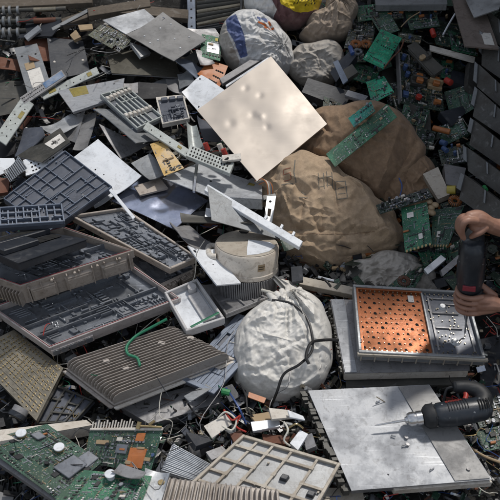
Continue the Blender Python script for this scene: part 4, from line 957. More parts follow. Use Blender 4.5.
b = MB(); b.boxm(F, .4, 1.05, .05, .02, -.01, .008); b.build("plug", MAT['chip'], root)
P("slotted_bracket", "upright grey bracket with an oval slot beside the burlap sack", "bracket", [(267, 196), (276, 196), (272, 223), (264, 220)], .29, 'alu', .005, .001, 52, mask=lambda u, v: not (.3 < u < .7 and .5 < v < .82), ex=[('hole', .45, .22, .006)], nu=10, nv=20)
F, r_ = slab("white_edged_card", "long card with a white front edge and small green mark", "card", [(208, 186), (298, 243), (276, 238), (212, 220)], .30, 'steel_grey', .006, side='dark_plate')
F2, r2 = bar("card_edge", "white notched edge strip of the long card over the drum", "edge strip", (206, 187), (301, 244), 7, .33, 'white_paint', .02, h1=.34, ex=[('label', .13, .18, .35, .7, 'green_part', 'green_mark'), ('label', .03, .11, .35, .6, 'ink_dark', 'printed_line')])
for u in (.62, .78, .90): 
    b = MB(); b.boxm(F2, u, 1.2, .010, .022, -.015, .002); b.build("lug", MAT['white_paint'], r2)
P("green_card", "dark green card end beside the drum's right side", "card", [(276, 226), (292, 236), (300, 246), (284, 252)], .26, 'pcb_dark', .004, .001, 53)
P("brown_rim_sheet", "dark bent strip across the back of the drum", "metal strip", [(180, 216), (256, 219), (252, 223), (182, 222)], .31, 'dark_plate', .004, .003, 54)
P("crumpled_foil", "crumpled bright foil behind the drum", "foil", [(206, 208), (238, 214), (238, 222), (204, 222)], .24, 'alu_bright', .002, .015, 55)
P("finned_sheet", "dark grey curved sheet with ridges left of the drum", "sheet", [(170, 221), (190, 224), (220, 252), (194, 252)], .20, 'alu_dull', .004, .012, 56)
P("pale_blue_plate", "long pale blue plate leaning left of the drum", "panel", [(187, 247), (214, 252), (241, 283), (217, 285)], .27, 'white_paint', .006, .001, 57, ex=[('screw', .15, .12, .008, 'near_black'), ('screw', .85, .15, .008, 'near_black'), ('hole', .5, .45, .003)])

# ------------------------------------------------------------------ dark lids and trays at the left
gridlid("dark_ribbed_lid", "large slate lid with a square grid of ribs, upper left", "lid", [(65, 150), (112, 186), (50, 230), (3, 198)], .27, 'slate', 'steel_blue', .035, (.13, .27, .42, .55, .70, .86), (.16, .34, .5, .66, .84), .0032, 60, skip=.22, split=.7, floor=.35)
gridlid("blue_grey_ribbed_block", "blue grey ribbed block lying topmost on the left tray pile", "lid", [(-24, 208), (62, 203), (65, 221), (-24, 227)], .42, 'slate', 'steel_blue', .035, [i * .09 for i in range(1, 11)], (.33, .66), .005, 61, skip=.25, split=.6)
g_, r_ = slab("black_stepped_lid", "black stepped plastic lid lying inside the upper tray", "lid", [(-20, 246), (38, 231), (87, 239), (18, 263)], .40, 'near_black', .035, bev=.004)
b = MB(); b.box(g_, .02, .98, .03, .30, .0, .022); b.box(g_, .02, .55, .30, .62, .0, .0222); b.build("raised_step", MAT['near_black'], r_, .003)
b = MB()
for k in range(7): b.boxm(g_, .12 + k * .12, .17, .035, .030, .0222, .0228)
for k in range(3): b.boxm(g_, .65 + k * .11, .48, .035, .05, .0035, .0045)
b.build("recess", MAT['hole'], r_)
tray("upper_cast_tray", "upper beige cast tray with a red gasket holding the black lid", "cast tray", [(-51, 262), (63, 226), (134, 250), (20, 286)], .33, .115, 'beige_cast', 'tray_inside', 62, pockets={'d': [(.06, .30), (.36, .62), (.68, .93)]}, clutter=40, fins='d' if False else 'l', floor=.045, n=SLOPE)
tray("lower_cast_tray", "larger grey cast tray with red gasket and round ports at its front corner", "cast tray", [(124, 259), (181, 298), (49, 348), (-10, 307)], .19, .062, 'pink_cast', 'tray_inside', 63, ports={'r': [.72, .78, .84, .90, .96], 'd': [.10]}, clutter=60, floor=.035, n=SLOPE)
tray("flat_dark_housing", "open shallow housing packed with dark parts behind the trays", "cast tray", [(124, 207), (198, 257), (170, 269), (69, 215)], .24, .04, 'beige_cast', 'tray_inside', 64, gasket=False, clutter=90, floor=.018, n=SLOPE)
tray("beige_under_tray", "beige tray half hidden under the dark housing's front corner", "cast tray", [(112, 246), (192, 260), (196, 268), (160, 288)], .155, .05, 'beige_cast', 'tray_inside', 65, gasket=False, clutter=6, pockets={'d': [(.1, .45), (.55, .9)]}, n=SLOPE)
t_, r_ = tray("small_grey_tray", "small empty grey plastic tray with a white floor", "plastic tray", [(164, 292), (197, 278), (225, 318), (186, 331)], .20, .045, 'grey_plastic', 'white_paint', 66, gasket=False, clutter=0, floor=.035, wall=.010)
b = MB(); b.box(t_, .55, .88, .2, .85, -.031, -.022); b.build("raised_pad", MAT['grey_plastic'], r_, .002)
b = MB(); b.cyl(t_, .75, .12, .018, -.031, -.002, 16, 0); b.build("corner_boss", MAT['grey_plastic'], r_)
b = MB(); b.tube([t_.p(.15, .95, .0), t_.p(.95, .86, .002)], .006, 8, flat=.3); b.build("green_strap", MAT['green_strap'], r_)
heatsink("large_finned_heatsink", "large beige heatsink with long parallel fins and a green wire on it", "heatsink", [(63, 360), (177, 323), (231, 351), (112, 397)], .19, 'sink', .022, .055, 18, 'u', .0036, 67, n=SLOPE, lip=['d', 'r', 'l'])
cable("green_wire", "green wire curling over the large beige heatsink", [(167, 319, .215), (152, 327, .205), (136, 336, .20), (127, 346, .20), (128, 354, .20), (137, 358, .20), (140, 366, .20)], .0055, 'green_wire', 'wire')
gridlid("blue_grey_louvre_panel", "blue grey panel with staggered slats beside the big heatsink", "panel", [(238, 313), (275, 327), (214, 394), (178, 378)], .125, 'slate', 'steel_blue', .022, [i * .10 for i in range(1, 10)], (.25, .5, .75), .014, 68, skip=.28, n=SLOPE)
gridlid("pocketed_grey_plate", "grey plate with square pockets below the pale blue plate", "panel", [(208, 289), (236, 282), (268, 297), (226, 314)], .14, 'alu_dull', 'alu_dull', .02, (.5, .75), (.5,), .006, 69)
P("grey_mesh_sheet", "grey ribbed sheet between small tray and pocketed plate", "sheet", [(196, 286), (214, 284), (240, 312), (226, 326)], .11, 'alu_dull', .004, .005, 70)

# ------------------------------------------------------------------ bottom left
g_, r_ = slab("studded_plate", "bronze plate with rows of pale studs, lower left edge", "plate", [(-30, 352), (14, 330), (63, 368), (36, 420)], .11, 'bronze', .03, bev=.003, n=SLOPE)
b = MB(); rnd = random.Random(5)
for i in range(18):
    for j in range(16):
        if rnd.random() < .22: continue
        b.cyl(g_, .06 + i * .052 + rnd.uniform(-.006, .006), .06 + j * .06, .0032, .0005, .005, 7)
o = b.build("stud_rows", MAT['brass'], r_); o["kind"] = "stuff"
b = MB()
for i in range(9): b.box(g_, .1 + i * .1, .1 + i * .1 + .01, .05, .95, .0005, .003)
b.build("raised_line", MAT['bronze'], r_)
root = thing("round_socket", "dark round socket at the studded plate's lower corner", "connector", at(18, 415, .08))
c0, c1 = at(22, 408, .13), at(16, 418, .12)
for (t0, t1, rr, m) in ((0, .55, .030, 'alu_dull'), (.55, 1.0, .034, 'near_black'), (1.0, 1.03, .024, 'bronze'), (1.03, 1.06, .012, 'hole')):
    b = MB(); b.tube([c0.lerp(c1, t0), c0.lerp(c1, t1)], rr, 18); b.build("socket_ring", MAT[m], root, .001)
gridlid("dark_pocket_panel", "dark grey panel with shallow pockets right of the studded plate", "panel", [(56, 384), (94, 400), (74, 422), (34, 424)], .06, 'slate', 'dark_plate', .025, (.25, .5, .75), (.33, .66), .006, 71, n=SLOPE)
slab("grey_case_lid", "long dark grey case lid under the big heatsink", "case", [(118, 405), (214, 380), (224, 402), (150, 424)], .05, 'alu_dull', .05, n=SLOPE)
slab("long_white_bar", "long whitish bar behind the big green board", "bar", [(-10, 431), (86, 420), (92, 425), (-10, 443)], .12, 'offwhite', .05)
g_, r_ = pcb("large_green_board", "large green board with two white round caps and grey shield cans", [(-22, 442), (47, 424), (102, 462), (58, 500)], .15, 'pcb', 72, 1.7, 12, n=SLOPE, th=.004)
for (u, v, nm, m, su, sv, hh) in ((.30, .84, 'shield_can', 'can', .085, .07, .012), (.62, .92, 'shield_can', 'can', .06, .06, .008), (.55, .22, 'shield_can', 'can', .03, .04, .01)):
    F_ = frame([(-22, 442), (47, 424), (102, 462), (58, 500)], .15, SLOPE); u, v = {(.30, .84): (.60, .80), (.62, .92): (.88, .84), (.55, .22): (.72, .18)}[(u, v)]
    b = MB(); b.boxm(F_, u, v, su, sv, 0, hh); b.build(nm, MAT[m], r_, .002)
for (px, py) in ((21, 433), (59, 447)):
    p = at(px, py, .165); F_ = Frame([p + Vector((-.03, -.03, 0)), p + Vector((.03, -.03, 0)), p + Vector((.03, .03, 0)), p + Vector((-.03, .03, 0))], SLOPE)
    b = MB(); b.cyl(F_, .5, .5, .018, -.016, -.004, 14); r9 = b.build("cap_stand", MAT['brass'], r_)
    b = MB(); b.cyl(F_, .5, .5, .019, -.004, .004, 20); b.build("white_cap", MAT['white_paint'], r9, .0015)
slab("board_frame", "grey metal frame carrying the large green board", "frame", [(-26, 446), (46, 427), (101, 465), (57, 503)], .13, 'alu_dull', .04, n=SLOPE)
g_, r_ = pcb("finned_green_board", "upright green board topped by a row of white pins", [(90, 430), (163, 430), (150, 474), (84, 462)], .16, 'pcb', 73, 1.8, 7, n=(-.05, -.62, .78), th=.004)
for k in range(15):
    b = MB(); F_ = g_; b.box(F_, .02 + k * .038, .035 + k * .038, -.26 + .04 * math.sin(k * 2.3), -.06, -.004, .004); b.build("white_pin", MAT['offwhite'], r_)
b = MB(); b.box(g_, 0, 1, -.06, .015, -.006, .008); b.build("pin_base", MAT['offwhite'], r_, .002)
for (u0, u1, v0, v1, m, nm) in ((.42, .58, .38, .62, 'can', 'shield_can'), (.62, .86, .45, .92, 'orange_board', 'copper_patch'), (.40, .48, .2, .3, 'offwhite', 'connector'), (.66, .78, .08, .28, 'orange_board', 'copper_patch'), (.12, .30, .30, .42, 'tan_part', 'connector')):
    b = MB(); b.box(g_, u0, u1, v0, v1, 0, .006); b.build(nm, MAT[m], r_, .001)
b = MB(); b.tube([g_.p(.66, -.02, .012), g_.p(.66, -.20, .012)], .008, 10); b.tube([g_.p(.66, -.1, .012), g_.p(.98, -.06, .012)], .004, 8); b.tube([g_.p(.8, -.12, .012), g_.p(.86, -.22, .012)], .005, 8); b.build("brass_connector", MAT['brass'], r_)
g_, r_ = pcb("front_green_board", "green board with gold traces at the bottom edge left of centre", [(84, 470), (152, 476), (138, 512), (44, 512)], .17, 'pcb_mid', 74, 1.8, 6, n=SLOPE, th=.004)
p = at(110, 474, .195); F_ = Frame([p + Vector((-.03, -.03, 0)), p + Vector((.03, -.03, 0)), p + Vector((.03, .03, 0)), p + Vector((-.03, .03, 0))], SLOPE)
b = MB(); b.cyl(F_, .5, .5, .014, -.03, -.004, 14); b.cyl(F_, .5, .5, .018, -.004, .003, 20); b.build("white_cap", MAT['white_paint'], r_)
heatsink("dark_finned_case", "dark finned case in the bottom left corner under the big board", "heatsink", [(-14, 470), (40, 478), (48, 520), (-14, 520)], .02, 'dark_plate', .03, .02, 16, 'v', .004, 75, n=SLOPE, bosses=0)
P("dark_card", "dark card between the finned green board and front green board", "card", [(120, 463), (146, 472), (140, 480), (112, 474)], .20, 'alu_dull', .004, .003, 76)
heatsink("fine_finned_heatsink", "white heatsink with fine fins beside the front green board", "heatsink", [(172, 442), (212, 464), (198, 482), (160, 470)], .14, 'alu_bright', .02, .012, 16, 'u', .003, 77, n=SLOPE, bosses=0)
P("silver_fin_piece", "silver striped piece with a gold screw at the bottom edge", "heatsink piece", [(146, 470), (170, 474), (160, 505), (138, 505)], .16, 'alu', .02, .002, 78, ex=[('screw', .75, .3, .014, 'brass')])
heatsink("front_finned_heatsink", "beige heatsink with upright fins on the bottom edge", "heatsink", [(168, 474), (279, 486), (284, 540), (150, 535)], .21, 'sink', .02, .03, 22, 'v', .005, 79, n=SLOPE, bosses=0)
gridlid("beige_ribbed_lid", "light grey lid with beige ribs and two black pads, bottom centre", "lid", [(243, 434), (341, 463), (304, 530), (184, 488)], .16, 'lid_grey', 'lid_rib', .03, (.17, .33, .52, .78), (.18, .42, .62, .82), .009, 80, skip=.12, n=SLOPE, pads=[(.62, .42), (.9, .52)])
slab("beige_offcut", "pale ribbed offcut under the right corner of the beige lid", "offcut", [(322, 488), (362, 488), (366, 510), (316, 510)], .06, 'lid_rib', .03, n=SLOPE)
# ------------------------------------------------------------------ sacks
W = "filled sacks"
bs, r_ = sack("woven_sack", "white woven sack with a blue band and an orange print", "sack", [(236, 13), (252, 11), (268, 18), (282, 30), (292, 48), (294, 66), (286, 76), (264, 78), (240, 74), (224, 60), (219, 42), (224, 24)], .13, .16, .16, ['bag_pale', 'band_blue', 'bag_grey'], 1,
    [[(226, 22), (236, 19), (244, 40), (248, 62), (241, 64), (234, 46), (228, 36)], [(212, 10), (224, 20), (229, 40), (240, 66), (236, 80), (212, 80)]], group=W, wrinkle=.013, fine=.8, gather=1.6, neck=(283, 50))
bs.mark([[(257, 25), (268, 26)], [(257, 27), (267, 28)]], 2.4, 'band_blue', 'blue_print', r_)
bs.mark([[(258, 30), (266, 33), (270, 37), (273, 35)], [(264, 34), (268, 37)], [(268, 28), (270, 33)]], 1.8, 'print_orange', 'orange_print', r_)
s2, r_ = sack("woven_sack", "maroon and white sack with a yellow printed label at the top edge", "sack", [(243, -12), (300, -16), (322, -4), (318, 12), (304, 26), (286, 30), (270, 22), (252, 16), (244, 4)], .16, .16, .15, ['bag_maroon', 'bag_yellow', 'bag_pale'], 2,
    [[(272, -14), (328, -14), (321, 10), (307, 17), (293, 18), (281, 12)], [(240, -14), (270, -14), (270, 4), (277, 16), (272, 24), (240, 18)]], group=W, wrinkle=.012, fine=.8)
s2.mark([[(293 + k * 3.4, 12.0 - k * .9), (294.6 + k * 3.4, 8.6 - k * .9)] for k in range(7)] + [[(294.6 + k * 3.4, 8.6 - k * .9), (295.6 + k * 3.4, 11.4 - k * .9)] for k in range(7)], .7, 'ink_dark', 'printed_letters', r_)
s2.mark([[(304 + k * 3.0, 12.2 - k * 1.0), (305.4 + k * 3.0, 10.2 - k * 1.0)] for k in range(4)], .8, 'ink_dark', 'printed_letters', r_)
sack("woven_sack", "brownish grey sack between yellow labelled sack and dark boards", "sack", [(336, -8), (347, -10), (357, 4), (353, 24), (349, 38), (332, 43), (308, 45), (299, 38), (306, 27), (324, 10)], .13, .14, .14, ['bag_brown'], 3, group=W, wrinkle=.013, fine=.7, gather=1.5, neck=(340, 2))
sack("woven_sack", "small grey sack below the brownish one, partly behind boards", "sack", [(296, 48), (312, 44), (340, 46), (345, 60), (338, 78), (318, 88), (300, 84), (286, 66)], .08, .11, .14, ['bag_grey'], 4, group=W, wrinkle=.014, fine=.8)
sack("burlap_sack", "upper brown burlap sack carrying the long green board", "sack", [(312, 114), (345, 106), (384, 105), (403, 116), (416, 134), (426, 150), (416, 172), (398, 190), (380, 204), (364, 200), (338, 186), (314, 170), (296, 155), (290, 130)], .15, .17, .18, ['burlap_dark'], 5, group="burlap sacks", wrinkle=.012, auto=34, fine=.12, folds=[(374, 202, 398, 135, 4, .022), (372, 202, 330, 165, 4, -.022), (410, 110, 404, 165, 4, -.02), (372, 198, 352, 130, 3, .014), (300, 145, 350, 172, 3, .016), (330, 104, 310, 140, 4, -.014), (418, 140, 386, 196, 3, -.02)])
sack("burlap_sack", "dark burlap sack end below the upper burlap sack, beside the boards", "sack", [(378, 168), (405, 152), (430, 160), (438, 186), (430, 208), (398, 214), (376, 208), (368, 192)], .05, .12, .14, ['burlap_dark'], 6, group="burlap sacks", wrinkle=.015, fine=.4)
b1, r_ = sack("burlap_sack", "large tan burlap sack with faded red and blue stencils", "sack", [(258, 176), (276, 160), (296, 152), (322, 158), (346, 176), (374, 196), (396, 218), (405, 238), (402, 250), (372, 262), (340, 274), (312, 274), (290, 262), (276, 240), (266, 212), (256, 192)], .07, .19, .18, ['burlap'], 7, group="burlap sacks", wrinkle=.013, auto=36, fine=.10,
    folds=[(398, 238, 350, 232, 3, .022), (396, 226, 340, 176, 3, -.024), (330, 160, 392, 226, 2.5, .018), (398, 244, 345, 262, 4, -.02), (280, 240, 330, 268, 5, .016), (262, 200, 300, 236, 3, -.014), (300, 246, 350, 252, 3, -.014), (276, 176, 262, 236, 5, -.02), (352, 178, 386, 240, 4, .020), (360, 176, 398, 232, 3.5, -.022), (278, 234, 370, 240, 2.2, -.014), (290, 248, 392, 248, 6, .012), (386, 240, 402, 244, 4, .015)])
b1.mark([[(285, 178), (292, 177)], [(285, 183), (292, 182)], [(285, 189), (292, 188)], [(285, 178), (285, 183)], [(292, 183), (292, 188)]], .9, 'ink_red', 'red_stencil', r_)
b1.mark([[(283, 193), (294, 192)], [(296, 168), (295, 182), (297, 192)]], 1.1, 'ink_blue', 'blue_stencil', r_)
for (x, y) in ((318, 186), (326, 184)):
    b1.mark([[(x, y - 4), (x + 1, y + 12)], [(x + 5, y - 4), (x + 6, y + 12)], [(x, y + 2), (x + 5, y + 1)], [(x, y + 10), (x + 6, y + 9)]], .9, 'ink_blue', 'blue_stencil', r_)
b1.mark([[(334, 190), (344, 188), (346, 206), (336, 208), (334, 190)], [(337, 196), (343, 195)], [(337, 202), (344, 201)], [(300, 206), (308, 206)], [(302, 200), (306, 203)]], 1.0, 'ink_blue', 'blue_stencil', r_)
b1.mark([[(276, 238), (300, 240), (325, 241), (350, 240), (372, 238)]], .7, 'burlap_dark', 'stitched_seam', r_)
sack("woven_sack", "greyish white sack behind the copper tray", "sack", [(345, 268), (370, 258), (398, 252), (420, 262), (436, 276), (440, 292), (410, 298), (360, 296), (336, 290)], .03, .07, .12, ['bag_grey'], 8, group=W, wrinkle=.014, fine=.8)
ws, r_ = sack("woven_sack", "bright white sack in the middle tied with a black cable", "sack", [(284, 294), (300, 290), (318, 300), (328, 320), (332, 345), (330, 370), (320, 388), (300, 400), (276, 405), (252, 400), (237, 386), (232, 362), (234, 340), (242, 322), (256, 308), (270, 300)], .07, .17, .15, ['bag_white'], 9, group=W, wrinkle=.0085, fine=.55, gather=3.6, neck=(288, 294), auto=46,
    folds=[(286, 298, 262, 322, 3, .02), (290, 298, 312, 322, 3, .02), (288, 304, 286, 345, 3, -.015), (248, 330, 290, 318, 2.5, .014), (300, 330, 318, 380, 3, .012), (250, 350, 246, 385, 4, .012)])
# gathered neck of the white sack
b = MB(); rnd = random.Random(8)
for k in range(9):
    a = -1.2 + k * .3; x, y = 288 + 26 * math.sin(a) * .8, 300 - 9 * math.cos(a)
    b.tube(smoothpts([at(288 + math.sin(a) * 6, 312, .24), at((288 + x) / 2 + rnd.uniform(-2, 2), 304, .26), at(x, y - rnd.uniform(-2, 4), .22 + rnd.uniform(-.02, .03))], 6), [.018 - .0005 * i for i in range(13)], 9)
b.build("gathered_neck", MAT['bag_white'], r_)
cable("black_cable", "black cable looped over the bright white sack", [(272, 300, .27), (290, 303, .275), (304, 314, .27), (311, 330, .26), (312, 350, .24), (300, 364, .235), (284, 374, .21), (277, 392, .16), (272, 404, .10)], .0052, 'black_cable')
cable("black_cable", "black cable with a plug beside the right plates, across the white sack", [(338, 340, .18), (324, 340, .22), (311, 343, .26), (306, 356, .26), (309, 364, .25)], .0058, 'black_cable')
cable("white_rope", "frayed pale rope bunch at the white sack's neck", [(262, 290, .20), (276, 294, .24), (294, 298, .25), (312, 296, .2), (322, 312, .17), (328, 326, .14)], .006, 'white_wire', 'rope')
F, r_ = slab("white_torn_bag", "scrap of white plastic bag behind the sack's neck", "plastic bag", [(272, 276), (290, 280), (312, 300), (296, 304)], .17, 'bag_white', .01, amp=.03, seed=81)

# ------------------------------------------------------------------ drum
root = thing("round_drum", "round white drum with a finned lower body, centre of the heap", "drum", at(246, 265, .1))
ax = Vector((.05, .16, .98)).normalized(); dc = hit(247, 244, at(247, 244, .26), Vector((0, 0, 1)))
e1 = Vector((1, 0, 0)) - ax * ax.x; e1.normalize(); e2 = ax.cross(e1)
rd = (hit(279, 246, dc, ax) - hit(214.5, 246, dc, ax)).length / 2
DF = Frame([dc - e1 - e2, dc + e1 - e2, dc + e1 + e2, dc - e1 + e2], ax)
def lathe(prof, seg=72, mi=0):
    b = MB(); vs_ = []
    for r, w in prof:
        for k in range(seg): a = 2 * math.pi * k / seg; vs_.append(dc + e1 * math.cos(a) * r + e2 * math.sin(a) * r + ax * w)
    b.add(vs_, [(i * seg + k, i * seg + (k + 1) % seg, (i + 1) * seg + (k + 1) % seg, (i + 1) * seg + k) for i in range(len(prof) - 1) for k in range(seg)], None, 0, True); return b
lathe([(.0005, -.003), (rd * .10, -.003), (rd * .9, 0.004), (rd * .97, 0), (rd, -.008), (rd, -.085), (rd * 1.02, -.088), (rd * 1.02, -.105), (rd * .8, -.107), (.0005, -.107)]).build("drum_shell", worn('drum_white', (.66, .60, .52), .45, 0, .5, (.26, .20, .15), .1, seed=83), root)
b = MB(); b.cyl(DF, .5 - .05 * rd, .5 + .42 * rd, .022, -.002, .0062, 6); b.build("dark_hole", MAT['hole'], root)
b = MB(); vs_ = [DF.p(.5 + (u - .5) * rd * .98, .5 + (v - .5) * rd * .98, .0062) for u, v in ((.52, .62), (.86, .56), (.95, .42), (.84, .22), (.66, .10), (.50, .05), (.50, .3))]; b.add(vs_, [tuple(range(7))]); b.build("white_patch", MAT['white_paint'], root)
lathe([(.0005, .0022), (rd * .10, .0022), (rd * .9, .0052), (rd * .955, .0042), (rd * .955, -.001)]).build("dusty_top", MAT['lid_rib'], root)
lathe([(.0005, -.108), (rd * .93, -.108), (rd * .93, -.20), (.0005, -.20)]).build("inner_body", MAT['alu_dull'], root)
b = MB()
for k in range(110):
    a = 2 * math.pi * k / 110; d = e1 * math.cos(a) + e2 * math.sin(a); t = ax.cross(d) * .0022
    p0, p1 = dc + d * rd * .90, dc + d * rd * 1.04
    Fk = Frame([p0 - t, p1 - t, p1 + t, p0 + t], ax); b.box(Fk, 0, 1, 0, 1, -.20, -.108)
b.build("cooling_fins", MAT['alu_dull'], root)
for a_ in (math.pi * 1.02, ):
    d = e1 * math.cos(a_) + e2 * math.sin(a_); tt = ax.cross(d)
    b = MB(); b.tube(smoothpts([dc + d * rd * .96 + tt * .05 - ax * .035, dc + d * (rd * 1.14) + tt * .045 - ax * .035, dc + d * (rd * 1.2) - ax * .035, dc + d * (rd * 1.14) - tt * .045 - ax * .035, dc + d * rd * .96 - tt * .05 - ax * .035], 5), .013, 10); b.build("handle", MAT['offwhite'], root)
def on_drum(a0, a1, w0, w1, mat, nm, lift=.0015):
    b = MB(); n = 10; vs_ = []
    for i in range(n + 1):
        a = a0 + (a1 - a0) * i / n; d = e1 * math.cos(a) + e2 * math.sin(a)
        vs_ += [dc + d * (rd + lift) + ax * w0, dc + d * (rd + lift) + ax * w1]
    b.add(vs_, [(2 * i, 2 * i + 2, 2 * i + 3, 2 * i + 1) for i in range(n)]); b.build(nm, G(mat), root)
on_drum(-1.22, -.98, -.062, -.032, 'tan_part', 'side_label'); 
on_drum(-1.2, -1.0, -.044, -.041, 'ink_dark', 'label_print', .003); on_drum(-1.2, -1.02, -.053, -.050, 'ink_dark', 'label_print', .003)

# ------------------------------------------------------------------ right: boards
BG = "green boards on the right"
pcb("green_board", "bright emerald board, solder side up, right of the sacks", [(381, 29), (402, 38), (384, 69), (363, 59)], .30, 'pcb_bright', 90, .7, 0, group=BG, tall=.5)
pcb("green_board", "long green board lying across the upper burlap sack", [(326, 154), (387, 104), (397, 117), (335, 167)], .37, 'pcb_mid', 91, .9, 3, group=BG, tall=.6)
pcb("green_board", "small teal board above the long green one", [(348, 118), (371, 101), (375, 111), (354, 127)], .42, 'pcb_teal', 92, 1.2, 2, group=BG)
pcb("green_board", "dull green board behind the emerald one, near the top", [(368, 14), (386, 8), (400, 30), (382, 36)], .22, 'pcb', 93, .8, 1, group=BG)
pcb("green_board", "pale traced board between the teal board and the transformer board", [(366, 82), (384, 76), (394, 92), (372, 104)], .22, 'pcb_bright', 94, 1.5, 3, group=BG)
pcb("green_board", "wide green board with a white square sticker beside burlap", [(401, 208), (427, 202), (432, 244), (405, 252)], .24, 'pcb_mid', 95, .9, 1, group=BG, tabs=7, ex=[('label', .2, .45, .16, .28, 'paper', 'white_sticker'), ('label', .55, .70, .70, .82, 'paper', 'white_sticker')], tall=.6)
pcb("green_board", "dark green board just left of the person's upper hand", [(433, 210), (464, 206), (448, 246), (431, 246)], .22, 'pcb', 96, .9, 2, group=BG, tabs=6, ex=[('label', .25, .40, .62, .78, 'paper', 'white_sticker')], tall=.6)
pcb("green_board", "green board strip behind the copper tray with a small coil", [(386, 288), (418, 262), (431, 260), (412, 292)], .13, 'pcb', 97, 1.2, 4, group=BG)
pcb("green_board", "black and green strip of parts on the edge of the burlap sack", [(376, 205), (428, 188), (433, 197), (380, 214)], .25, 'pcb_dark', 98, 2.6, 10, group=BG, tall=2)
pcb("green_board", "dark green board in the upper right under the grey plate", [(428, 18), (458, 24), (474, 52), (436, 44)], .18, 'pcb_dark', 99, 1.0, 4, group=BG)
pcb("green_board", "crowded dark board with orange rings beside the brownish sack", [(352, 18), (376, 22), (372, 48), (344, 48)], .20, 'pcb_dark', 100, 2.5, 8, group=BG, tall=2)
pcb("green_board", "board with small coils below the crowded dark board", [(346, 50), (368, 50), (366, 62), (346, 62)], .22, 'pcb', 101, 2.0, 5, group=BG, tall=2)
pcb("green_board", "narrow green board edge running down beside the burlap", [(392, 96), (400, 104), (412, 140), (404, 140)], .17, 'pcb_dark', 102, 1.4, 2, group=BG)
pcb("green_board", "green board in the dark right of the transformer board", [(444, 92), (474, 82), (478, 106), (452, 122)], .16, 'pcb', 103, 1.0, 3, group=BG)
pcb("green_board", "small olive board with orange dots left of the long dark transformer", [(398, 32), (422, 36), (420, 44), (399, 41)], .24, 'pcb_olive', 104, 2.0, 3, group=BG)
for i, (q, h, m, de, lb) in enumerate([
    ([(372, 50), (386, 46), (392, 66), (378, 72)], .19, 'pcb', 1.5, "half hidden board under the emerald board's right edge"),
    ([(356, 62), (380, 70), (374, 86), (350, 78)], .19, 'pcb_mid', 1.2, "green board lying below the emerald board"),
    ([(384, 84), (398, 82), (402, 104), (388, 106)], .18, 'pcb_dark', 2.0, "dark board touching the lower left of the transformer board"),
    ([(404, 104), (430, 110), (424, 128), (400, 120)], .22, 'pcb', 1.6, "green board sloping below the transformer board"),
    ([(416, 126), (436, 132), (432, 150), (414, 146)], .21, 'pcb_dark', 2.2, "dark crowded board above the whitish fin block"),
    ([(436, 128), (462, 118), (468, 134), (444, 146)], .19, 'pcb', 1.6, "green board among the blue cans"),
    ([(438, 150), (464, 144), (466, 162), (442, 166)], .19, 'pcb_dark', 2.0, "dark board above the grey twin fin block"),
    ([(426, 58), (454, 62), (452, 80), (428, 74)], .17, 'pcb_mid', 1.0, "green board between the long transformer and black box"),
    ([(448, 30), (470, 36), (478, 56), (452, 50)], .20, 'pcb_mid', 1.2, "green board just left of the big dirty plate"),
    ([(404, 10), (432, 6), (440, 26), (410, 30)], .20, 'pcb', 1.6, "green board under the steel box edge at the top"),
    ([(380, 6), (402, 4), (404, 18), (384, 20)], .19, 'pcb_dark', 1.6, "dark board at the top left of the steel box edge"),
    ([(356, 6), (376, 4), (380, 18), (358, 22)], .18, 'pcb_mid', 1.6, "green board at the top beside the brownish sack"),
    ([(440, 204), (466, 196), (470, 208), (446, 212)], .20, 'pcb_dark', 2.0, "dark board edge under the copper ring coil"),
    ([(446, 246), (468, 236), (472, 256), (450, 264)], .18, 'pcb', 1.4, "dim green board left of the upright drill"),
    ([(418, 252), (446, 246), (448, 260), (424, 266)], .16, 'pcb_mid', 1.4, "green board under the two finned grey bars"),
    ([(470, 404), (500, 396), (508, 420), (480, 428)], .05, 'pcb_dark', 2.2, "dark board to the right of the lying drill"),
    ([(476, 432), (506, 424), (510, 446), (484, 452)], .05, 'pcb', 2.0, "green board in the dark lower right corner"),
    ([(324, 96), (342, 104), (334, 122), (322, 112)], .26, 'pcb_dark', 2.2, "small crowded board beside the mirror sheet's right corner"),
    ([(330, 26), (348, 40), (340, 52), (322, 40)], .05, 'pcb', 1.6, "board glimpsed between the two grey sacks")]):
    pcb("green_board", lb, q, h, m, 200 + i, de, 4, group=BG, tall=1.6)
g_, r_ = pcb("transformer_board", "board standing with blue capacitors and orange wound transformers", [(397, 46), (440, 60), (444, 112), (400, 103)], .20, 'pcb_dark', 105, 2.0, 12, tall=2.2)
for k, (u, v) in enumerate(((.42, .60), (.80, .58))):
    b = MB(); b.boxm(g_, u, v, .075, .055, 0, .022); b.boxm(g_, u, v, .075, .012, .023, .05); tc_ = b.build("transformer_core", MAT['tan_part' if k else 'dark_plate'], r_, .002)
    b = MB(); b.boxm(g_, u, v + .0, .034, .058, .024, .048); b.build("orange_winding", MAT['orange'], tc_, .004)
for k, (u, v) in enumerate(((.12, .22), (.14, .40), (.18, .52))):
    b = MB(); b.cyl(g_, u, v, .012, 0, .03, 16); b.build("blue_capacitor", MAT['blue_part'], r_, .002)
b = MB(); b.cyl(g_, .42, .86, .016, 0, .02, 16); b.build("red_cap", MAT['red_part'], r_, .002)
b = MB(); b.boxm(g_, .12, .86, .03, .03, 0, .02); b.build("blue_block", MAT['blue_part'], r_, .002)
b = MB(); b.boxm(g_, .84, .88, .035, .025, 0, .022); b.build("orange_block", MAT['orange'], r_, .002)
b = MB(); b.box(g_, -.03, 0, 0, 1, -.01, .03); b.build("white_edge", MAT['alu_dull'], r_)
g_, r_ = slab("long_dark_transformer", "long rounded dark casing with two round windings", "transformer", [(407, 46), (416, 42), (444, 68), (434, 75)], .29, 'dark_plate', .04, bev=.012)
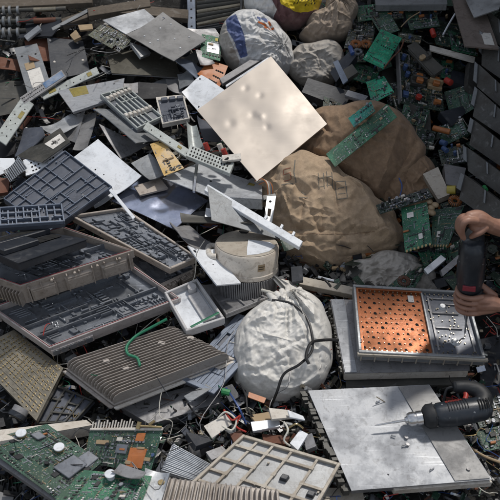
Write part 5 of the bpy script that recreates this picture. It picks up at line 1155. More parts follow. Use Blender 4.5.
for u in (.1, .25, .6, .8):
    b = MB(); b.cyl(g_, u, .5, .022 if u > .5 else .012, .002, .02, 16, 0, .014); b.build("winding", MAT['dark_plate' if u > .5 else 'tan_part'], r_, .002)
def coil(px, py, h, R_, lb, mat='orange', tilt=(0, -.4, 1)):
    c = at(px, py, h); n = Vector(tilt).normalized(); a = n.cross(Vector((1, 0, .1))).normalized(); bb = n.cross(a)
    root = thing("wound_coil", lb, "coil", c, "wound coils"); b = MB()
    b.tube([c + (a * math.cos(t) + bb * math.sin(t)) * R_ for t in [2 * math.pi * k / 24 for k in range(25)]], R_ * .38, 8); b.build("core", MAT['dark_plate'], root)
    b = MB()
    for k in range(20):
        t = 2 * math.pi * k / 20; d = a * math.cos(t) + bb * math.sin(t); cc = c + d * R_
        b.tube([cc + (d * math.cos(q) + n * math.sin(q)) * R_ * .43 for q in [2 * math.pi * j / 10 for j in range(11)]], R_ * .09, 5)
    b.build("copper_winding", MAT[mat], root)
coil(356, 44, .27, .020, "orange ring coil nearest the brownish sack"); coil(366, 44, .27, .020, "orange ring coil to the right of its twin by the sack"); coil(358, 52, .28, .018, "grey ring coil below the two orange ones", 'can')
coil(455, 201, .22, .020, "copper ring coil above the person's wrist"); coil(404, 281, .20, .018, "dark ring coil on the strip behind the copper tray", 'rust')
def canister(px, py, px2, py2, h, r, mat, lb, nm="capacitor_can", grp="loose cylindrical parts"):
    b = MB(); p0, p1 = at(px, py, h), at(px2, py2, h + .01); b.tube([p0, p0.lerp(p1, .03), p0.lerp(p1, .97), p1], [r * .9, r, r, r * .9], 16)
    return topmesh(b, nm, MAT[mat], lb, "capacitor", grp)
canister(350, 47, 353, 54, .27, .012, 'blue_wire', "dark blue can beside the ring coils"); canister(446, 80, 451, 83, .24, .016, 'red_part', "red orange can right of the transformer board")
canister(441, 142, 446, 144, .20, .014, 'blue_part', "bright blue can in the lower dark board nest"); canister(443, 148, 447, 151, .20, .012, 'blue_part', "second blue can just under the bright one")
canister(447, 190, 456, 190, .22, .020, 'yellow', "yellow block like can above the copper ring coil"); canister(432, 30, 434, 36, .24, .014, 'red_part', "small red can on the dark board near the top")
canister(484, 187, 486, 190, .30, .010, 'green_part', "small green plug above the upper hand"); canister(433, 128, 450, 132, .2, .014, 'orange', "amber stick shaped can in the dark board nest")
for i, (q, h, m, d, lb) in enumerate([
    ([(410, 103), (430, 112), (432, 146), (416, 146)], .20, 'dark_plate', .04, "dark ribbed box below the transformer board"),
    ([(440, 112), (463, 106), (466, 112), (452, 126)], .22, 'near_black', .05, "dark green cornered box under the right green board"),
    ([(423, 174), (438, 167), (450, 194), (438, 199)], .22, 'lid_rib', .04, "long whitish fin block left of the yellow can"),
    ([(444, 164), (466, 168), (461, 187), (446, 184)], .20, 'alu_dull', .04, "grey twin fin block beside the grey stack"),
    ([(430, 45), (475, 57), (474, 62), (430, 50)], .26, 'offwhite', .01, "thin whitish strip across the dark upper right boards"),
    ([(424, 269), (441, 255), (446, 259), (428, 274)], .19, 'alu_bright', .02, "bright finned bar behind the copper tray"),
    ([(441, 270), (464, 250), (467, 255), (443, 276)], .19, 'alu_dull', .02, "long grey bar left of the drill held upright"),
    ([(330, 72), (352, 48), (356, 56), (336, 82)], .24, 'near_black', .05, "dark box between grey sack and ring coils"),
    ([(302, 92), (308, 78), (352, 92), (344, 108)], .24, 'near_black', .04, "wide dark case over the grey sack, above the long green board"),
    ([(333, 62), (338, 60), (348, 80), (343, 84)], .29, 'steel_blue', .012, "slim blue grey rail on the dark case"),
    ([(348, 90), (368, 96), (364, 101), (345, 95)], .28, 'can', .02, "small metal box with yellow side by the teal board"),
    ([(340, 72), (352, 64), (358, 72), (346, 80)], .26, 'dark_plate', .03, "grey cube near the slim rail"),
    ([(375, -4), (446, -6), (447, 4), (376, 5)], .26, 'steel_grey', .04, "grey steel box edge at the very top right"),
    ([(378, 54), (392, 60), (398, 90), (384, 80)], .14, 'dark_plate', .03, "dark block between the emerald and transformer boards"),
    ([(452, 70), (476, 76), (474, 88), (450, 82)], .18, 'near_black', .04, "black box under the thin whitish strip"),
    ([(400, 8), (425, 4), (430, 18), (404, 24)], .18, 'near_black', .03, "black box near the top, right of the dull green board"),
    ([(470, 60), (480, 68), (476, 92), (468, 84)], .22, 'module', .04, "small upright dark case leaning on the grey stack")]):
    slab("metal_case" if m not in ('offwhite',) else "metal_strip", lb, "case" if m != 'offwhite' else "metal strip", q, h, m, d, group="small cases among the boards")
cable("red_brown_cable", "thin brown cable beside the emerald board", [(384, 68, .3), (392, 58, .31), (400, 50, .3), (404, 40, .3)], .004, 'rust')
cable("light_rod", "thin pale rod standing in the dark upper right boards", [(443, 35, .26), (449, 24, .27), (455, 14, .28)], .005, 'alu_bright', 'rod')
cable("tan_lead", "tan lead lying across the top right boards", [(401, 27, .27), (410, 18, .28), (420, 12, .27)], .003, 'tan_part', 'wire')
cable("blue_wire", "thin blue wire on the dark burlap sack end", [(399, 178, .22), (402, 186, .22), (400, 196, .21)], .003, 'blue_wire', 'wire')
for k, (x, y) in enumerate(((429, 202), (431, 208), (435, 205), (432, 213), (428, 212))):
    b = MB(); b.blob(at(x, y, .24), .017, (1, 1, .7)); topmesh(b, "tan_pebble", MAT['tan_part'], "tan rounded lump between the two green boards by the hand", "lump", "tan rounded lumps")

# ------------------------------------------------------------------ upper right: grey plates and stacked grey units
P("grey_plate", "large dirty grey plate hanging at the top right corner", "panel", [(450, -8), (479, -8), (499, 49), (465, 46)], .32, 'brown_grey', .008, .003, 110, ex=[('label', .6, .9, .75, .95, 'paper', 'peeled_patch')])
P("light_folded_plate", "light grey folded plate lying on the dirty grey plate", "panel", [(463, -6), (506, -10), (499, 9), (474, 17)], .36, 'alu', .006, .008, 111)
MN = Vector((-.55, -.62, .56))
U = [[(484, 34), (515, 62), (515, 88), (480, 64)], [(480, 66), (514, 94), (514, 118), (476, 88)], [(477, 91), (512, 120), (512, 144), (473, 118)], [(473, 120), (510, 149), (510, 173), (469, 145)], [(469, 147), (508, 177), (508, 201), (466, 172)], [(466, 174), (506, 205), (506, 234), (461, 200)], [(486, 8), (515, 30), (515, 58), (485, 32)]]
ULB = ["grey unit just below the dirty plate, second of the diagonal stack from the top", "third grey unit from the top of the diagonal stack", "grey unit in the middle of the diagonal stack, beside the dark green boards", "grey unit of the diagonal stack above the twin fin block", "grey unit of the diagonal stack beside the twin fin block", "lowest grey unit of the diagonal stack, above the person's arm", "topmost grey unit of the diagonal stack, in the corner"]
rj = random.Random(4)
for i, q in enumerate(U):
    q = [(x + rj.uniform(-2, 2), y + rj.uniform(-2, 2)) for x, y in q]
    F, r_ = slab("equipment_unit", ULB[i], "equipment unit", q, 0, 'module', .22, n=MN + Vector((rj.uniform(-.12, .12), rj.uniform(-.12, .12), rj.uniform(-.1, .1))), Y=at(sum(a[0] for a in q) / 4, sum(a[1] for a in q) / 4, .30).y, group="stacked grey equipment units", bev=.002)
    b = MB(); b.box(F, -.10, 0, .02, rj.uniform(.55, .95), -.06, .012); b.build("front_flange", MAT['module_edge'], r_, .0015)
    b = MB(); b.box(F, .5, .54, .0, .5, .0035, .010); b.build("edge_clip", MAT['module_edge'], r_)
# cabinets added outside the frame, stacked tall to shade the right side
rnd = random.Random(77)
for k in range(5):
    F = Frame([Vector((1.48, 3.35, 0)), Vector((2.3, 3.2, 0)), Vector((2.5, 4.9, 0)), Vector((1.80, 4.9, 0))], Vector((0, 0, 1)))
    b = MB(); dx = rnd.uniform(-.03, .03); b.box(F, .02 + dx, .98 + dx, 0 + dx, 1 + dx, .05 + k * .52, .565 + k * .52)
    topmesh(b, "shade_cabinet", MAT['module'], "%s grey cabinet in the added unseen shade stack right of the heap" % ("lowest", "second", "third", "fourth", "topmost")[k], "cabinet", "added cabinets shading the right of the heap", bevel=.006)
# steel rack behind, top centre
root = thing("steel_rack", "dark steel rack of thin slats behind the blue banded sack", "rack", at(215, 12, .05))
b = MB(); q0, q1 = at(192, 30, .08), at(191, -12, .08)
F = Frame([q1 + Vector((-.022, 0, 0)), q1 + Vector((.022, 0, 0)), q0 + Vector((.022, 0, 0)), q0 + Vector((-.022, 0, 0))], Vector((0, -1, .2)))
b.box(F, 0, 1, -.3, 1, -.02, .02); b.build("upright_post", MAT['steel_blue'], root, .002)
b = MB()
for k in range(5): b.cyl(F, .5, .1 + k * .2, .006, .0195, .021, 8)
b.build("post_holes", MAT['hole'], root)
for k in range(7):
    b = MB(); b.tube([at(197, 4 + k * 4.3 - 5, .1), at(240, 1 + k * 3.4 - 6, .1)], .006, 6, flat=1.8); b.build("slat", MAT['dark_plate' if k % 3 else 'bronze'], root)
b = MB(); F = frame([(197, -10), (243, -10), (240, 22), (197, 28)], .04); b.box(F, 0, 1, 0, 1, -.2, -.02); b.build("rack_back", MAT['near_black'], root)

# ------------------------------------------------------------------ right front: copper tray on plates, drill plate
slab("finned_case", "dark ribbed case at the bottom of the stack under the copper tray", "case", [(346, 376), (466, 372), (470, 384), (347, 388)], .07, 'dark_plate', .05, n=SLOPE)
F, r_ = slab("pale_case", "wide pale case under the copper tray with a thick white front", "case", [(331, 300), (468, 300), (469, 370), (345, 373)], .13, 'alu_dull', .052, n=SLOPE, side='offwhite', amp=.001)
b = MB(); b.box(F, .0, .095, 0, 1, .0025, .005); b.build("light_margin", MAT['scratched_plate'], r_)
b = MB()
rk = random.Random(2)
for k in range(26): b.cyl(F, -.015 + rk.uniform(-.012, .006), .02 + k * .038 + rk.uniform(-.008, .008), rk.uniform(.003, .006), -.045, rk.uniform(-.02, .004), 8)
o = b.build("side_connectors", MAT['dark_plate'], r_)
F = frame([(353, 284), (467, 291), (486, 358), (359, 352)], .215, SLOPE)
root = thing("copper_tray", "cast tray with an orange copper floor full of dark holes, under the drill", "cast tray", F.p(.5, .5, -.06))
b = MB(); a = .011 / F.lu; c = .011 / F.lv
b.box(F, 0, 1, 0, c, -.05, 0); b.box(F, 0, 1, 1 - c, 1, -.05, 0); b.box(F, 0, a, c, 1 - c, -.05, 0); b.box(F, 1 - a, 1, c, 1 - c, -.05, 0); b.build("rim", MAT['steel_grey'], root, .002)
b = MB(); b.box(F, .015, .985, .015, .985, -.06, -.0225); b.build("housing", MAT['beige_cast'], root, .003)
b = MB()
for k in range(9): b.box(F, .02 + k * .11, .03 + k * .11, .985, 1.012, -.055, -.014)
b.box(F, -.01, 1.02, .985, 1.02, -.020, -.006); b.build("front_rib", MAT['lid_rib'], root, .001)
dv = .60
b = MB(); b.box(F, a, dv, c, 1 - c, -.022, -.019); b.build("copper_floor", MAT['copper'], root)
b = MB(); b.box(F, dv + .006, 1 - a, c, 1 - c, -.022, -.016); b.build("grey_floor", MAT['slate'], root)
b = MB(); b.box(F, dv - .006, dv + .006, c, 1 - c, -.022, -.008); b.build("divider", MAT['steel_grey'], root)
b = MB(); b.box(F, a, dv, c, c + .02, -.019, -.006); b.box(F, a, a + .02, c + .02, 1 - c, -.019, -.006); b.build("copper_lip", MAT['copper'], root)
rnd = random.Random(9); b = MB(); b2 = MB()
for i in range(13):
    for j in range(12):
        u = .05 + i * .042 + rnd.uniform(-.004, .004); v = .09 + j * .073 + rnd.uniform(-.006, .006)
        if (i + j) % 2: b.cyl(F, u, v, rnd.uniform(.0035, .0065), -.0192, -.0182, 8); b.cyl(F, u + .012, v + .012, .002, -.0192, -.0181, 6)
        elif rnd.random() < .7: b2.cyl(F, u, v, .0018, -.019, -.014, 6)
for i in range(24):
    for v in (.06, .94): b2.cyl(F, .03 + i * .04, v, .003, -.018, -.011, 6)
for i in range(70): b2.cyl(F, rnd.uniform(dv + .03, .95), rnd.uniform(.06, .94), .0025, -.017, -.010, 6)
o = b.build("dark_openings", MAT['hole'], root); o["kind"] = "stuff"
o = b2.build("small_studs", MAT['bronze'], root); o["kind"] = "stuff"
for (u0, u1, v0, v1) in ((.66, .88, .34, .355), (.66, .88, .56, .575), (.64, .95, .12, .13), (.64, .655, .1, .9), (.93, .94, .1, .9), (.75, .92, .2, .21)):
    b = MB(); b.box(F, u0, u1, v0, v1, -.0165, -.009); b.build("ridge", MAT['alu_dull'], root)
for (u, v) in ((.76, .24), (.80, .76)):
    b = MB(); b.cyl(F, u, v, .018, -.0165, -.006, 14, 0, .010); b.build("round_boss", MAT['alu'], root)
b = MB(); b.boxm(F, .50, .14, .022, .03, -.019, -.0145); b.build("white_sticker", MAT['paper'], root)
COPF = F
F, r_ = slab("drill_plate", "wide scratched silver plate with the drill lying on it", "plate", [(309, 391), (429, 385), (491, 479), (352, 490)], .14, 'scratched_plate', .032, n=SLOPE, side='alu_dull', amp=.0015, seed=120)
DPF = F
b = MB(); b.box(F, .74, .995, .005, .995, .0025, .0045); b.build("right_margin", MAT['grey_paint'], r_)
b = MB(); b.box(F, .30, 1.01, .965, 1.02, -.045, -.012); b.build("front_rail", MAT['offwhite'], r_, .002)
for (u, v) in ((.88, .9), (.55, .62), (.57, .55), (.66, .4)):
    b = MB(); b.cyl(F, u, v, .006, .003, .010, 10); b.build("screw", MAT['alu_dull'], r_)
b = MB(); rnd = random.Random(3)
for k in range(40):
    F2 = F; b.boxm(F, -.035 + rnd.uniform(-.02, .015), k / 40, .02, .012, -.05, rnd.uniform(-.02, 0))
b.build("edge_connectors", MAT['dark_plate'], r_)
slab("black_case", "black case in the shadow right of the copper tray", "case", [(478, 340), (520, 330), (520, 395), (482, 400)], .02, 'near_black', .08, n=SLOPE)
cable("tan_rod", "thin tan rod in the dark beside the drill plate", [(468, 446, .08), (484, 456, .09), (505, 464, .10)], .005, 'tan_part', 'rod')
bar("dark_beam", "brown beam with loose rods between burlap sack and copper tray", "beam", (300, 280), (354, 291), 8, .09, 'lid_rib', .03)
slab("black_frame_box", "small dark rectangular frame right of the drum", "frame", [(291, 267), (302, 266), (303, 280), (292, 282)], .18, 'near_black', .02)
cable("steel_rod", "short steel rod on the brown beam", [(318, 277, .15), (326, 279, .15), (334, 281, .15)], .006, 'chrome', 'rod')
cable("black_cable", "black lead hanging behind the brown beam", [(318, 276, .14), (326, 281, .16), (331, 287, .15)], .005, 'black_cable')

# ------------------------------------------------------------------ bottom centre litter that can be told apart
for i, (q, h, m, d, lb) in enumerate([
    ([(251, 422), (279, 419), (280, 426), (253, 431)], .15, 'alu_bright', .02, "shiny oblong metal case among the wires"),
    ([(269, 408), (288, 410), (294, 417), (272, 419)], .17, 'offwhite', .012, "white bent plate below the white sack"),
    ([(288, 410), (303, 416), (305, 420), (290, 417)], .18, 'white_paint', .008, "small bluish white plate below the white sack"),
    ([(250, 415), (268, 412), (276, 417), (258, 425)], .13, 'tan_part', .012, "tan oblong part beside the shiny oblong case"),
    ([(290, 443), (300, 430), (308, 434), (298, 450)], .15, 'white_paint', .03, "white blue box leaning beside the ribbed lid"),
    ([(304, 436), (312, 433), (316, 446), (306, 450)], .13, 'alu_dull', .03, "small finned grey block right of the white blue box"),
    ([(204, 426), (226, 414), (232, 424), (212, 438)], .14, 'offwhite', .006, "white perforated plate tangled in wires"),
    ([(186, 432), (206, 436), (214, 440), (196, 446)], .14, 'near_black', .03, "black plastic cover left of the wires"),
    ([(184, 396), (206, 384), (212, 388), (190, 402)], .13, 'steel_grey', .008, "grey strip poking from under the beige heatsink"),
    ([(249, 392), (266, 398), (264, 403), (248, 397)], .16, 'orange_board', .006, "brown strip on the lower left of the white sack"),
    ([(206, 452), (222, 446), (228, 452), (212, 460)], .12, 'alu_dull', .02, "grey lump between fine heatsink and ribbed lid"),
    ([(230, 434), (240, 430), (244, 436), (234, 442)], .13, 'rust', .02, "rusty lump behind the ribbed lid corner"),
    ([(222, 388), (232, 384), (240, 396), (230, 402)], .10, 'near_black', .02, "dark plug cluster left of the white sack"),
    ([(262, 434), (290, 436), (286, 444), (264, 442)], .12, 'rust', .02, "rust brown metal lying behind the ribbed lid")]):
    slab("metal_piece", lb, "metal piece", q, h, m, d, group="small pieces at the bottom centre")
root_pts = [([(226, 388, .14), (233, 398, .16), (240, 410, .16), (246, 424, .12)], 'blue_wire', "blue wire hanging left of the white sack"),
    ([(224, 410, .15), (232, 420, .17), (240, 416, .16), (236, 426, .15), (246, 432, .13)], 'red_wire', "red wire looped over the perforated plate"),
    ([(218, 418, .15), (226, 412, .17), (236, 420, .16), (232, 430, .15), (222, 426, .16)], 'white_wire', "white wire looped over the perforated plate"),
    ([(240, 384, .12), (246, 396, .15), (248, 410, .15), (256, 420, .12)], 'black_cable', "black wire running down beside the blue wire"),
    ([(188, 404, .10), (196, 414, .12), (206, 418, .12), (214, 412, .12)], 'black_cable', "black wire crossing the dark grey case lid"),
    ([(284, 422, .17), (288, 430, .18), (284, 440, .16), (290, 446, .14)], 'white_wire', "pale loop of wire right of the shiny oblong case"),
    ([(303, 428, .16), (296, 424, .18), (286, 430, .16)], 'brass', "brass wire near the white plates")]
for pts, m, lb in root_pts: cable("loose_wire", lb, pts, .0035, m, 'wire', group="loose wires at the bottom centre")
cable("green_connector", "small green plug left of the white sack", [(222, 391, .15), (230, 393, .15)], .012, 'green_part', 'plug')
root = thing("connector_row", "row of small round connectors between white sack and drill plate", "connectors", at(325, 400, .05))
rnd = random.Random(12)
for k in range(34):
    t = k / 33; x, y = 306 + 40 * t + rnd.uniform(-3, 3), 388 + 84 * t + rnd.uniform(-2, 2); b = MB()
    p = at(x, y, .10 - .02 * t); b.tube([p, p + Vector((-.018, -.006, .016 + rnd.uniform(-.01, .01)))], rnd.uniform(.006, .011), 9); b.build("connector", MAT[rnd.choice(('bronze', 'alu', 'chip', 'alu_dull'))], root)

# ------------------------------------------------------------------ drills
def body_remesh(o, vox, sm=6):
    r = o.modifiers.new("skin", 'REMESH'); r.mode = 'VOXEL'; r.voxel_size = vox; r.use_smooth_shade = True
    s = o.modifiers.new("soft", 'SMOOTH'); s.iterations = sm; s.factor = .5
def make_drill(label, T, KS_=1.0):
    """T maps local (x forward to chuck, y side, z up) metres to world; body about 0.25 long"""
    root = thing("power_drill", label, "power drill", T(0, 0, 0), "power drills")
    def lat(prof, mat, nm, seg=22, flat=1.0):
        b = MB(); vs_ = []
        for x, r, zc in prof:
            for k in range(seg): a = 2 * math.pi * k / seg; vs_.append(T(x, math.cos(a) * r * flat, zc + math.sin(a) * r * (1.12 if x < .06 and r > .03 and math.sin(a) < 0 else 1.0)))
        n = len(prof); fs = [(i * seg + k, i * seg + (k + 1) % seg, (i + 1) * seg + (k + 1) % seg, (i + 1) * seg + k) for i in range(n - 1) for k in range(seg)]
        fs += [tuple(reversed(range(seg))), tuple(range((n - 1) * seg, n * seg))]
        b.add(vs_, fs, None, 0, True); return b.build(nm, MAT[mat], root)
    mh = lat([(-.128, .018, 0), (-.122, .030, 0), (-.10, .037, 0), (-.05, .040, 0), (.01, .041, .001), (.045, .038, .002), (.06, .036, .002), (.066, .030, .002)], 'drill_body', 'motor_housing')
    lat([(.060, .037, .002), (.064, .041, .002), (.085, .041, .002), (.094, .034, .002), (.10, .026, .002)], 'drill_rubber', 'gear_collar')
    ch = lat([(.10, .018, .002), (.104, .024, .002), (.122, .0245, .002), (.1225, .0215, .002), (.128, .0215, .002), (.1285, .0245, .002), (.144, .024, .002), (.152, .020, .002), (.1525, .013, .002), (.160, .0105, .002)], 'chrome', 'chuck')
    lat([(.158, .0042, .002), (.20, .0042, .002), (.204, .0030, .002), (.250, .0028, .002), (.262, .0006, .002)], 'chrome', 'drill_bit', 10).parent = ch
    b = MB(); pts = smoothpts([Vector(p) for p in ((-.088, 0, .0), (-.112, 0, .030), (-.104, 0, .060), (-.072, 0, .080), (-.034, 0, .088))], 6)
    P3 = [T(*p) for p in pts]; b.tube(P3, [(.034 - .0006 * i) * (KS_ or 1) for i in range(len(P3))], 14); gp = b.build("grip", MAT['drill_rubber'], root)
    b = MB(); b.tube([T(-.036, 0, .088), T(-.026, 0, .089)], [.023, .017], 14); b.tube(smoothpts([T(-.028, 0, .089), T(-.005, .01, .088), T(.01, .04, .06)], 5), .005, 8); b.build("grip_foot", MAT['drill_rubber'], root, .002)
    b = MB(); b.tube(smoothpts([T(-.052, 0, .040), T(-.060, 0, .054), T(-.060, 0, .070)], 4), .009, 10); b.build("trigger", MAT['red_part'], gp)
    b = MB()
    for sgn in (-1, 1):
        for k in range(5):
            x = -.118 + k * .009; b.tube([T(x, sgn * .0375, -.018), T(x, sgn * .0400, .004), T(x, sgn * .036, .018)], .0022, 6)
    b.build("vent_slots", MAT['hole'], mh)
    b = MB()
    for sgn in (-1, 1):
        b.tube([T(x, sgn * .0012, z) for x, z in ((-.12, .031), (-.10, .0375), (-.05, .0405), (.01, .0422), (.045, .0405))], .0012, 5)
        for (x, z) in ((-.09, .022), (-.02, .026), (.035, .022), (-.06, -.022), (.02, -.026)):
            yy = sgn * math.sqrt(max(.0001, .0395 ** 2 - z * z)); b.tube([T(x, yy * .97, z * .97), T(x, yy * 1.03, z * 1.03)], .0036, 8)
    b.build("housing_screws", MAT['steel_grey'], mh)
    b = MB()
    for k in range(7): b.tube([T(.062 + k * .0001, math.cos(q) * .0415, .002 + math.sin(q) * .0415) for q in (k * .9, k * .9 + .2)], .0025, 5)
    for k in range(8):
        x = -.045 + k * .009; b.tube([T(x, math.cos(q) * .0412, math.sin(q) * .0412) for q in (2.1, 2.4, 2.7, 3.0, 3.3)], .0016, 5); b.tube([T(x, math.cos(q) * .0412, math.sin(q) * .0412) for q in (-.2, .1, .4, .7, 1.0)], .0016, 5)
    b.build("moulded_ridge", MAT['drill_rubber'], mh)
    b = MB(); vs_ = [T(.05, -.010, .0405), T(-.02, -.010, .0415), T(-.02, .010, .0415), T(.05, .010, .0405)]
    b.add(vs_, [(0, 1, 2, 3), (3, 2, 1, 0)]); b.build("top_flat", MAT['drill_body'], root)
    return root
def axes(o, f, u, k=1.0):
    f = f.normalized(); s = f.cross(u).normalized(); u2 = s.cross(f)
    return lambda x, y, z: o + (f * x + s * y + u2 * z) * k
def logo(root, T, size, x0, z0, side=-1, mat='red_part'):
    cu = bpy.data.curves.new("brand_lettering", 'FONT'); cu.body = "BOSCH"; cu.size = size; cu.extrude = .0004; cu.align_x = 'CENTER'; cu.align_y = 'CENTER'
    t = bpy.data.objects.new("lettering_curve", cu); COL.objects.link(t); bpy.context.view_layer.update()
    me = bpy.data.meshes.new_from_object(t.evaluated_get(bpy.context.evaluated_depsgraph_get())); bpy.data.objects.remove(t)
    o = bpy.data.objects.new("brand_lettering", me); COL.objects.link(o); me.materials.clear(); me.materials.append(MAT[mat]); o.parent = root
    return o
for i, (x, y) in enumerate(((392, 436), (403, 446), (377, 402), (431, 470))):
    p = at(x, y, .146); b = MB(); b.tube([p, p + Vector((.012, .004 * (i - 1), .002))], .0022, 6); b.tube([p, p + Vector((-.003, 0, .001))], .0042, 8)
    topmesh(b, "loose_screw", MAT['chrome'], ("loose screw below the drill's chuck shadow", "loose screw in the middle of the silver plate", "loose screw above the drill bit on the silver plate", "loose screw near the front rail of the silver plate")[i], "screw", "loose screws on the silver plate")
# drill lying on the plate
pf, pb = at(413, 421, .185), at(484, 411, .20)
fwd = (at(402, 424, .175) - at(474, 412, .20)).normalized(); upd = (at(474, 384, .22) - at(466, 418, .20)); upd = upd - fwd * upd.dot(fwd)
c = at(453, 413, .20); T1 = axes(c, fwd, upd + Vector((0, 0, .0)), 1.06)
d1 = make_drill("dark blue corded drill lying on the silver plate, bit pointing left", T1, 1.06)
from mathutils import Matrix
def place_text(root, o, pos, xdir, zdir):
    xdir = xdir.normalized(); zdir = zdir.normalized(); ydir = zdir.cross(xdir).normalized(); zdir = xdir.cross(ydir)
    M = Matrix((xdir, ydir, zdir)).transposed().to_4x4(); M.translation = pos - root.location; o.matrix_local = M
o = logo(d1, T1, .018, 0, 0); s_ = T1(0, 1, 0) - T1(0, 0, 0); vd = (CAM - c).normalized()
sgn = 1 if s_.dot(vd) > 0 else -1
place_text(d1, o, T1(-.005, sgn * .0310, .0295), (T1(-1, 0, 0) - T1(0, 0, 0)), s_ * sgn * .7 + (T1(0, 0, 1) - T1(0, 0, 0)) * .7)
# drill held upright over the copper tray
tip = at(464.5, 337, .20); ty = tip.y
top = aty(474, 236, ty - .03)
fw = (tip - top).normalized(); KS = 1.16; hc = tip - fw * .27 * KS
rt_ = Vector((.25, .35, .2))
T2 = axes(hc, fw, Vector((.30, .9, .1)), KS)
d2 = make_drill("dark blue drill held upright by the person over the copper tray", T2, KS)
s_ = (CAM - hc).normalized(); s_ = s_ - fw * s_.dot(fw); s_.normalize()
b = MB(); p_ = hc + s_ * .0535 + fw * .025; rr = s_.cross(fw).normalized()
F = Frame([p_ - rr * .022 - fw * .011, p_ + rr * .022 - fw * .011, p_ + rr * .022 + fw * .011, p_ - rr * .022 + fw * .011], s_); b.box(F, 0, 1, 0, 1, -.006, .001); b.build("red_nameplate", MAT['red_rubber'], d2, .001)

# ------------------------------------------------------------------ person kneeling at the right, only hands and forearms in the photo
root = thing("person", "person in dark clothes at the right edge, both hands on the upright drill", "person", Vector((1.75, 3.0, -.1)))
def pY(px, py, dy): return aty(px, py, ty + dy)
b = MB()
def limb(pts, rad, seg=12):
    pts = [Vector(p) for p in pts]; P_ = smoothpts(pts, 5); n = len(P_)
    rr = [np.interp(i / (n - 1) * (len(rad) - 1), range(len(rad)), rad) for i in range(n)]
    b.tube(P_, [float(x) for x in rr], seg); b.blob(P_[0], rr[0], seg=12, rings=8); b.blob(P_[-1], rr[-1], seg=12, rings=8)
shR, shL = Vector((1.62, 3.22, 1.10)), Vector((1.55, 2.84, 1.08))
# lower hand (closes round the drill's nose): knuckles nearest the camera, fingertips wrapping to the far left side
g = hc + fw * .108                            # grip centre on the drill
cr = rr                                        # screen-right direction, across the drill
if cr.x < 0: cr = -cr
toc = s_                                       # towards the camera
wr_ = g + cr * .105 + toc * .015 + fw * .012
limb([g + cr * .045 + toc * .034, g + cr * .075 + toc * .026, wr_], [.026, .027, .024])
limb([g + cr * .045 + toc * .036 - fw * .022, g + cr * .08 + toc * .022 - fw * .008, wr_], [.020, .024, .024])
limb([g + cr * .045 + toc * .034 + fw * .026, g + cr * .08 + toc * .022 + fw * .02, wr_], [.020, .024, .024])
for k, (off, ln) in enumerate(((-.038, .92), (-.0135, 1.0), (.0115, .97), (.035, .84))):
    o_ = fw * off
    limb([g + o_ + cr * .045 + toc * .040, g + o_ + cr * .012 + toc * .052, g + o_ - cr * .026 * ln + toc * .044, g + o_ - cr * .044 * ln + toc * .018, g + o_ - cr * .040 * ln - toc * .010], [.0110, .0098, .0096, .0088, .0074])
limb([wr_ - cr * .02 - toc * .02 - fw * .02, g + cr * .045 - toc * .02 - fw * .036, g + cr * .02 - toc * .038 - fw * .040, g - cr * .006 - toc * .042 - fw * .036], [.018, .013, .0105, .009])
elb = pY(545, 318, -.02)
limb([wr_, wr_ + cr * .06 + fw * .0, wr_.lerp(elb, .55), elb], [.025, .027, .037, .043])
limb([elb, elb.lerp(shL, .5), shL], [.045, .052, .062])
# upper hand (over the grip at the top): palm above, fingers curling down to the left
kn = pY(467, 218, -.045); wr2 = pY(489, 224, -.02)
limb([pY(474, 219, -.04), pY(481, 220, -.035), wr2], [.026, .028, .025]); limb([pY(470, 217, -.045), pY(479, 217, -.03), wr2], [.020, .024, .024]); limb([pY(474, 226, -.045), pY(481, 226, -.035), wr2], [.018, .023, .024])
for k in range(4):
    sx, sy, dd = -1.5 * k, -1.7 * k + (1.4 if k == 3 else 0), .0215 * k
    F4 = lambda x, y, q: pY(x + sx, y + sy, q - .07 + dd)
    L4 = (1, 1.06, 1.0, .85)[k]
    limb([F4(476, 221, .0), F4(468, 220.5, -.012), F4(463.5, 224, -.016), F4(462, 224 + 8 * L4, -.008), F4(464, 224 + 14.5 * L4, .006)], [.0125, .0120, .0108, .0098, .0078])
limb([pY(484, 228, -.05), pY(480, 232, -.062), pY(475, 234.5, -.066), pY(471.5, 236.5, -.06)], [.016, .0125, .011, .009])
elb2 = pY(552, 238, .10)
limb([wr2, pY(496, 227, -.01), wr2.lerp(elb2, .5), elb2], [.026, .029, .039, .044])
limb([elb2, elb2.lerp(shR, .5), shR], [.046, .053, .062])
# trunk, neck, head, legs (out of the frame, there for other viewpoints)
hip = Vector((1.98, 3.02, .42)); chest = Vector((1.72, 3.03, .98)); neck = Vector((1.60, 3.02, 1.16)); head = Vector((1.50, 3.0, 1.30))
limb([hip, hip.lerp(chest, .5), chest], [.15, .14, .155], 18); limb([shR, chest + Vector((-.02, 0, .05)), shL], [.075, .11, .075], 16)
limb([chest, neck, head], [.07, .055, .06], 14); b.blob(head, .105, (.92, .78, 1.12), 20, 14); b.blob(head + Vector((-.055, 0, -.055)), .06, (.9, .85, .8), 14, 10)
b.blob(head + Vector((-.103, 0, -.012)), .016, (1.2, .8, 1.3)); 
for sg in (-1, 1): b.blob(head + Vector((.0, .083 * sg, -.01)), .028, (.6, .35, 1.1)); b.blob(head + Vector((-.088, .030 * sg, .018)), .014)
b.blob(head + Vector((-.090, 0, -.055)), .017, (.7, 1.5, .45))
for sg in (-1, 1):
    hp = hip + Vector((0, .11 * sg, 0)); kn_ = Vector((1.52, 3.03 + .24 * sg, .56)); an = Vector((1.86, 3.03 + .22 * sg, .14))
    limb([hp, hp.lerp(kn_, .5), kn_], [.10, .085, .062]); limb([kn_, kn_.lerp(an, .4), an], [.062, .058, .042]); limb([an, an + Vector((-.16, 0, -.04))], [.042, .034])
per = b.build("body", MAT['skin'], root); body_remesh(per, .0027, 2)
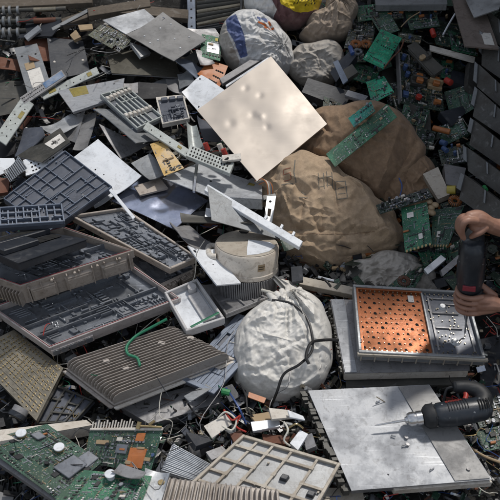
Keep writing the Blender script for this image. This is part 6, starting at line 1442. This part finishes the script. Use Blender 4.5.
# clothing: shirt with short sleeves, trousers
b = MB()
limb([hip + Vector((0, 0, -.02)), hip.lerp(chest, .5), chest + Vector((0, 0, .03))], [.172, .165, .175], 20); limb([shR, chest + Vector((-.02, 0, .06)), shL], [.095, .125, .095], 18)
limb([shR, shR.lerp(elb2, .28), shR.lerp(elb2, .55)], [.092, .082, .078]); limb([shL, shL.lerp(elb, .28), shL.lerp(elb, .55)], [.092, .080, .074])
for (P0, P1, nn) in ((pY(472.6, 235.4, -.066), pY(471.2, 237.0, -.064), None), (pY(462.2, 233.2, -.084), pY(463.0, 236.4, -.076), None)):
    bn = MB(); mid = (P0 + P1) / 2; dv_ = (P1 - P0).normalized(); cam_ = (CAM - mid).normalized(); sd_ = dv_.cross(cam_).normalized(); up_ = sd_.cross(dv_)
    if up_.dot(cam_) < 0: up_ = -up_
    Fn = Frame([mid - dv_ * .006 - sd_ * .0045, mid + dv_ * .006 - sd_ * .0045, mid + dv_ * .006 + sd_ * .0045, mid - dv_ * .006 + sd_ * .0045], up_)
    bn.sheet(Fn, .001, lambda u, v: .0035 - .012 * (v - .5) ** 2 * .4, 4, 6); bn.build("fingernail", MAT['nail'], per)
sh_ = b.build("shirt", MAT['shirt'], root); body_remesh(sh_, .008, 5)
b = MB()
for sg in (-1, 1):
    hp = hip + Vector((0, .11 * sg, 0)); kn_ = Vector((1.52, 3.03 + .24 * sg, .56)); an = Vector((1.86, 3.03 + .22 * sg, .16))
    limb([hp, hp.lerp(kn_, .5), kn_], [.13, .105, .082]); limb([kn_, kn_.lerp(an, .4), an], [.082, .074, .06])
b.blob(hip, .18, (1, 1.1, .8), 18, 12)
tr = b.build("trousers", MAT['shirt'], root); body_remesh(tr, .008, 5)
b = MB(); b.blob(head + Vector((.025, 0, .03)), .108, (.98, .86, 1.08), 24, 16); hr = b.build("hair", MAT['hair'], root)
for sg in (-1, 1):
    b = MB(); b.blob(head + Vector((-.098, .030 * sg, .018)), .010, (.5, 1, .7)); b.build("eye", MAT['paper'], root)
P_ = smoothpts([d2.location - fw * .10 + cr * .06, pY(494, 244, -.03), pY(512, 250, 0)], 6)
b = MB(); b.tube([T2(-.026, 0, .089)] + [pY(492, 243, -.02), pY(500, 247, 0), pY(520, 250, .05)], .0045, 8)
topmesh(b, "trailing_lead", MAT['black_cable'], "black power cord trailing right from the upright drill", "cord")
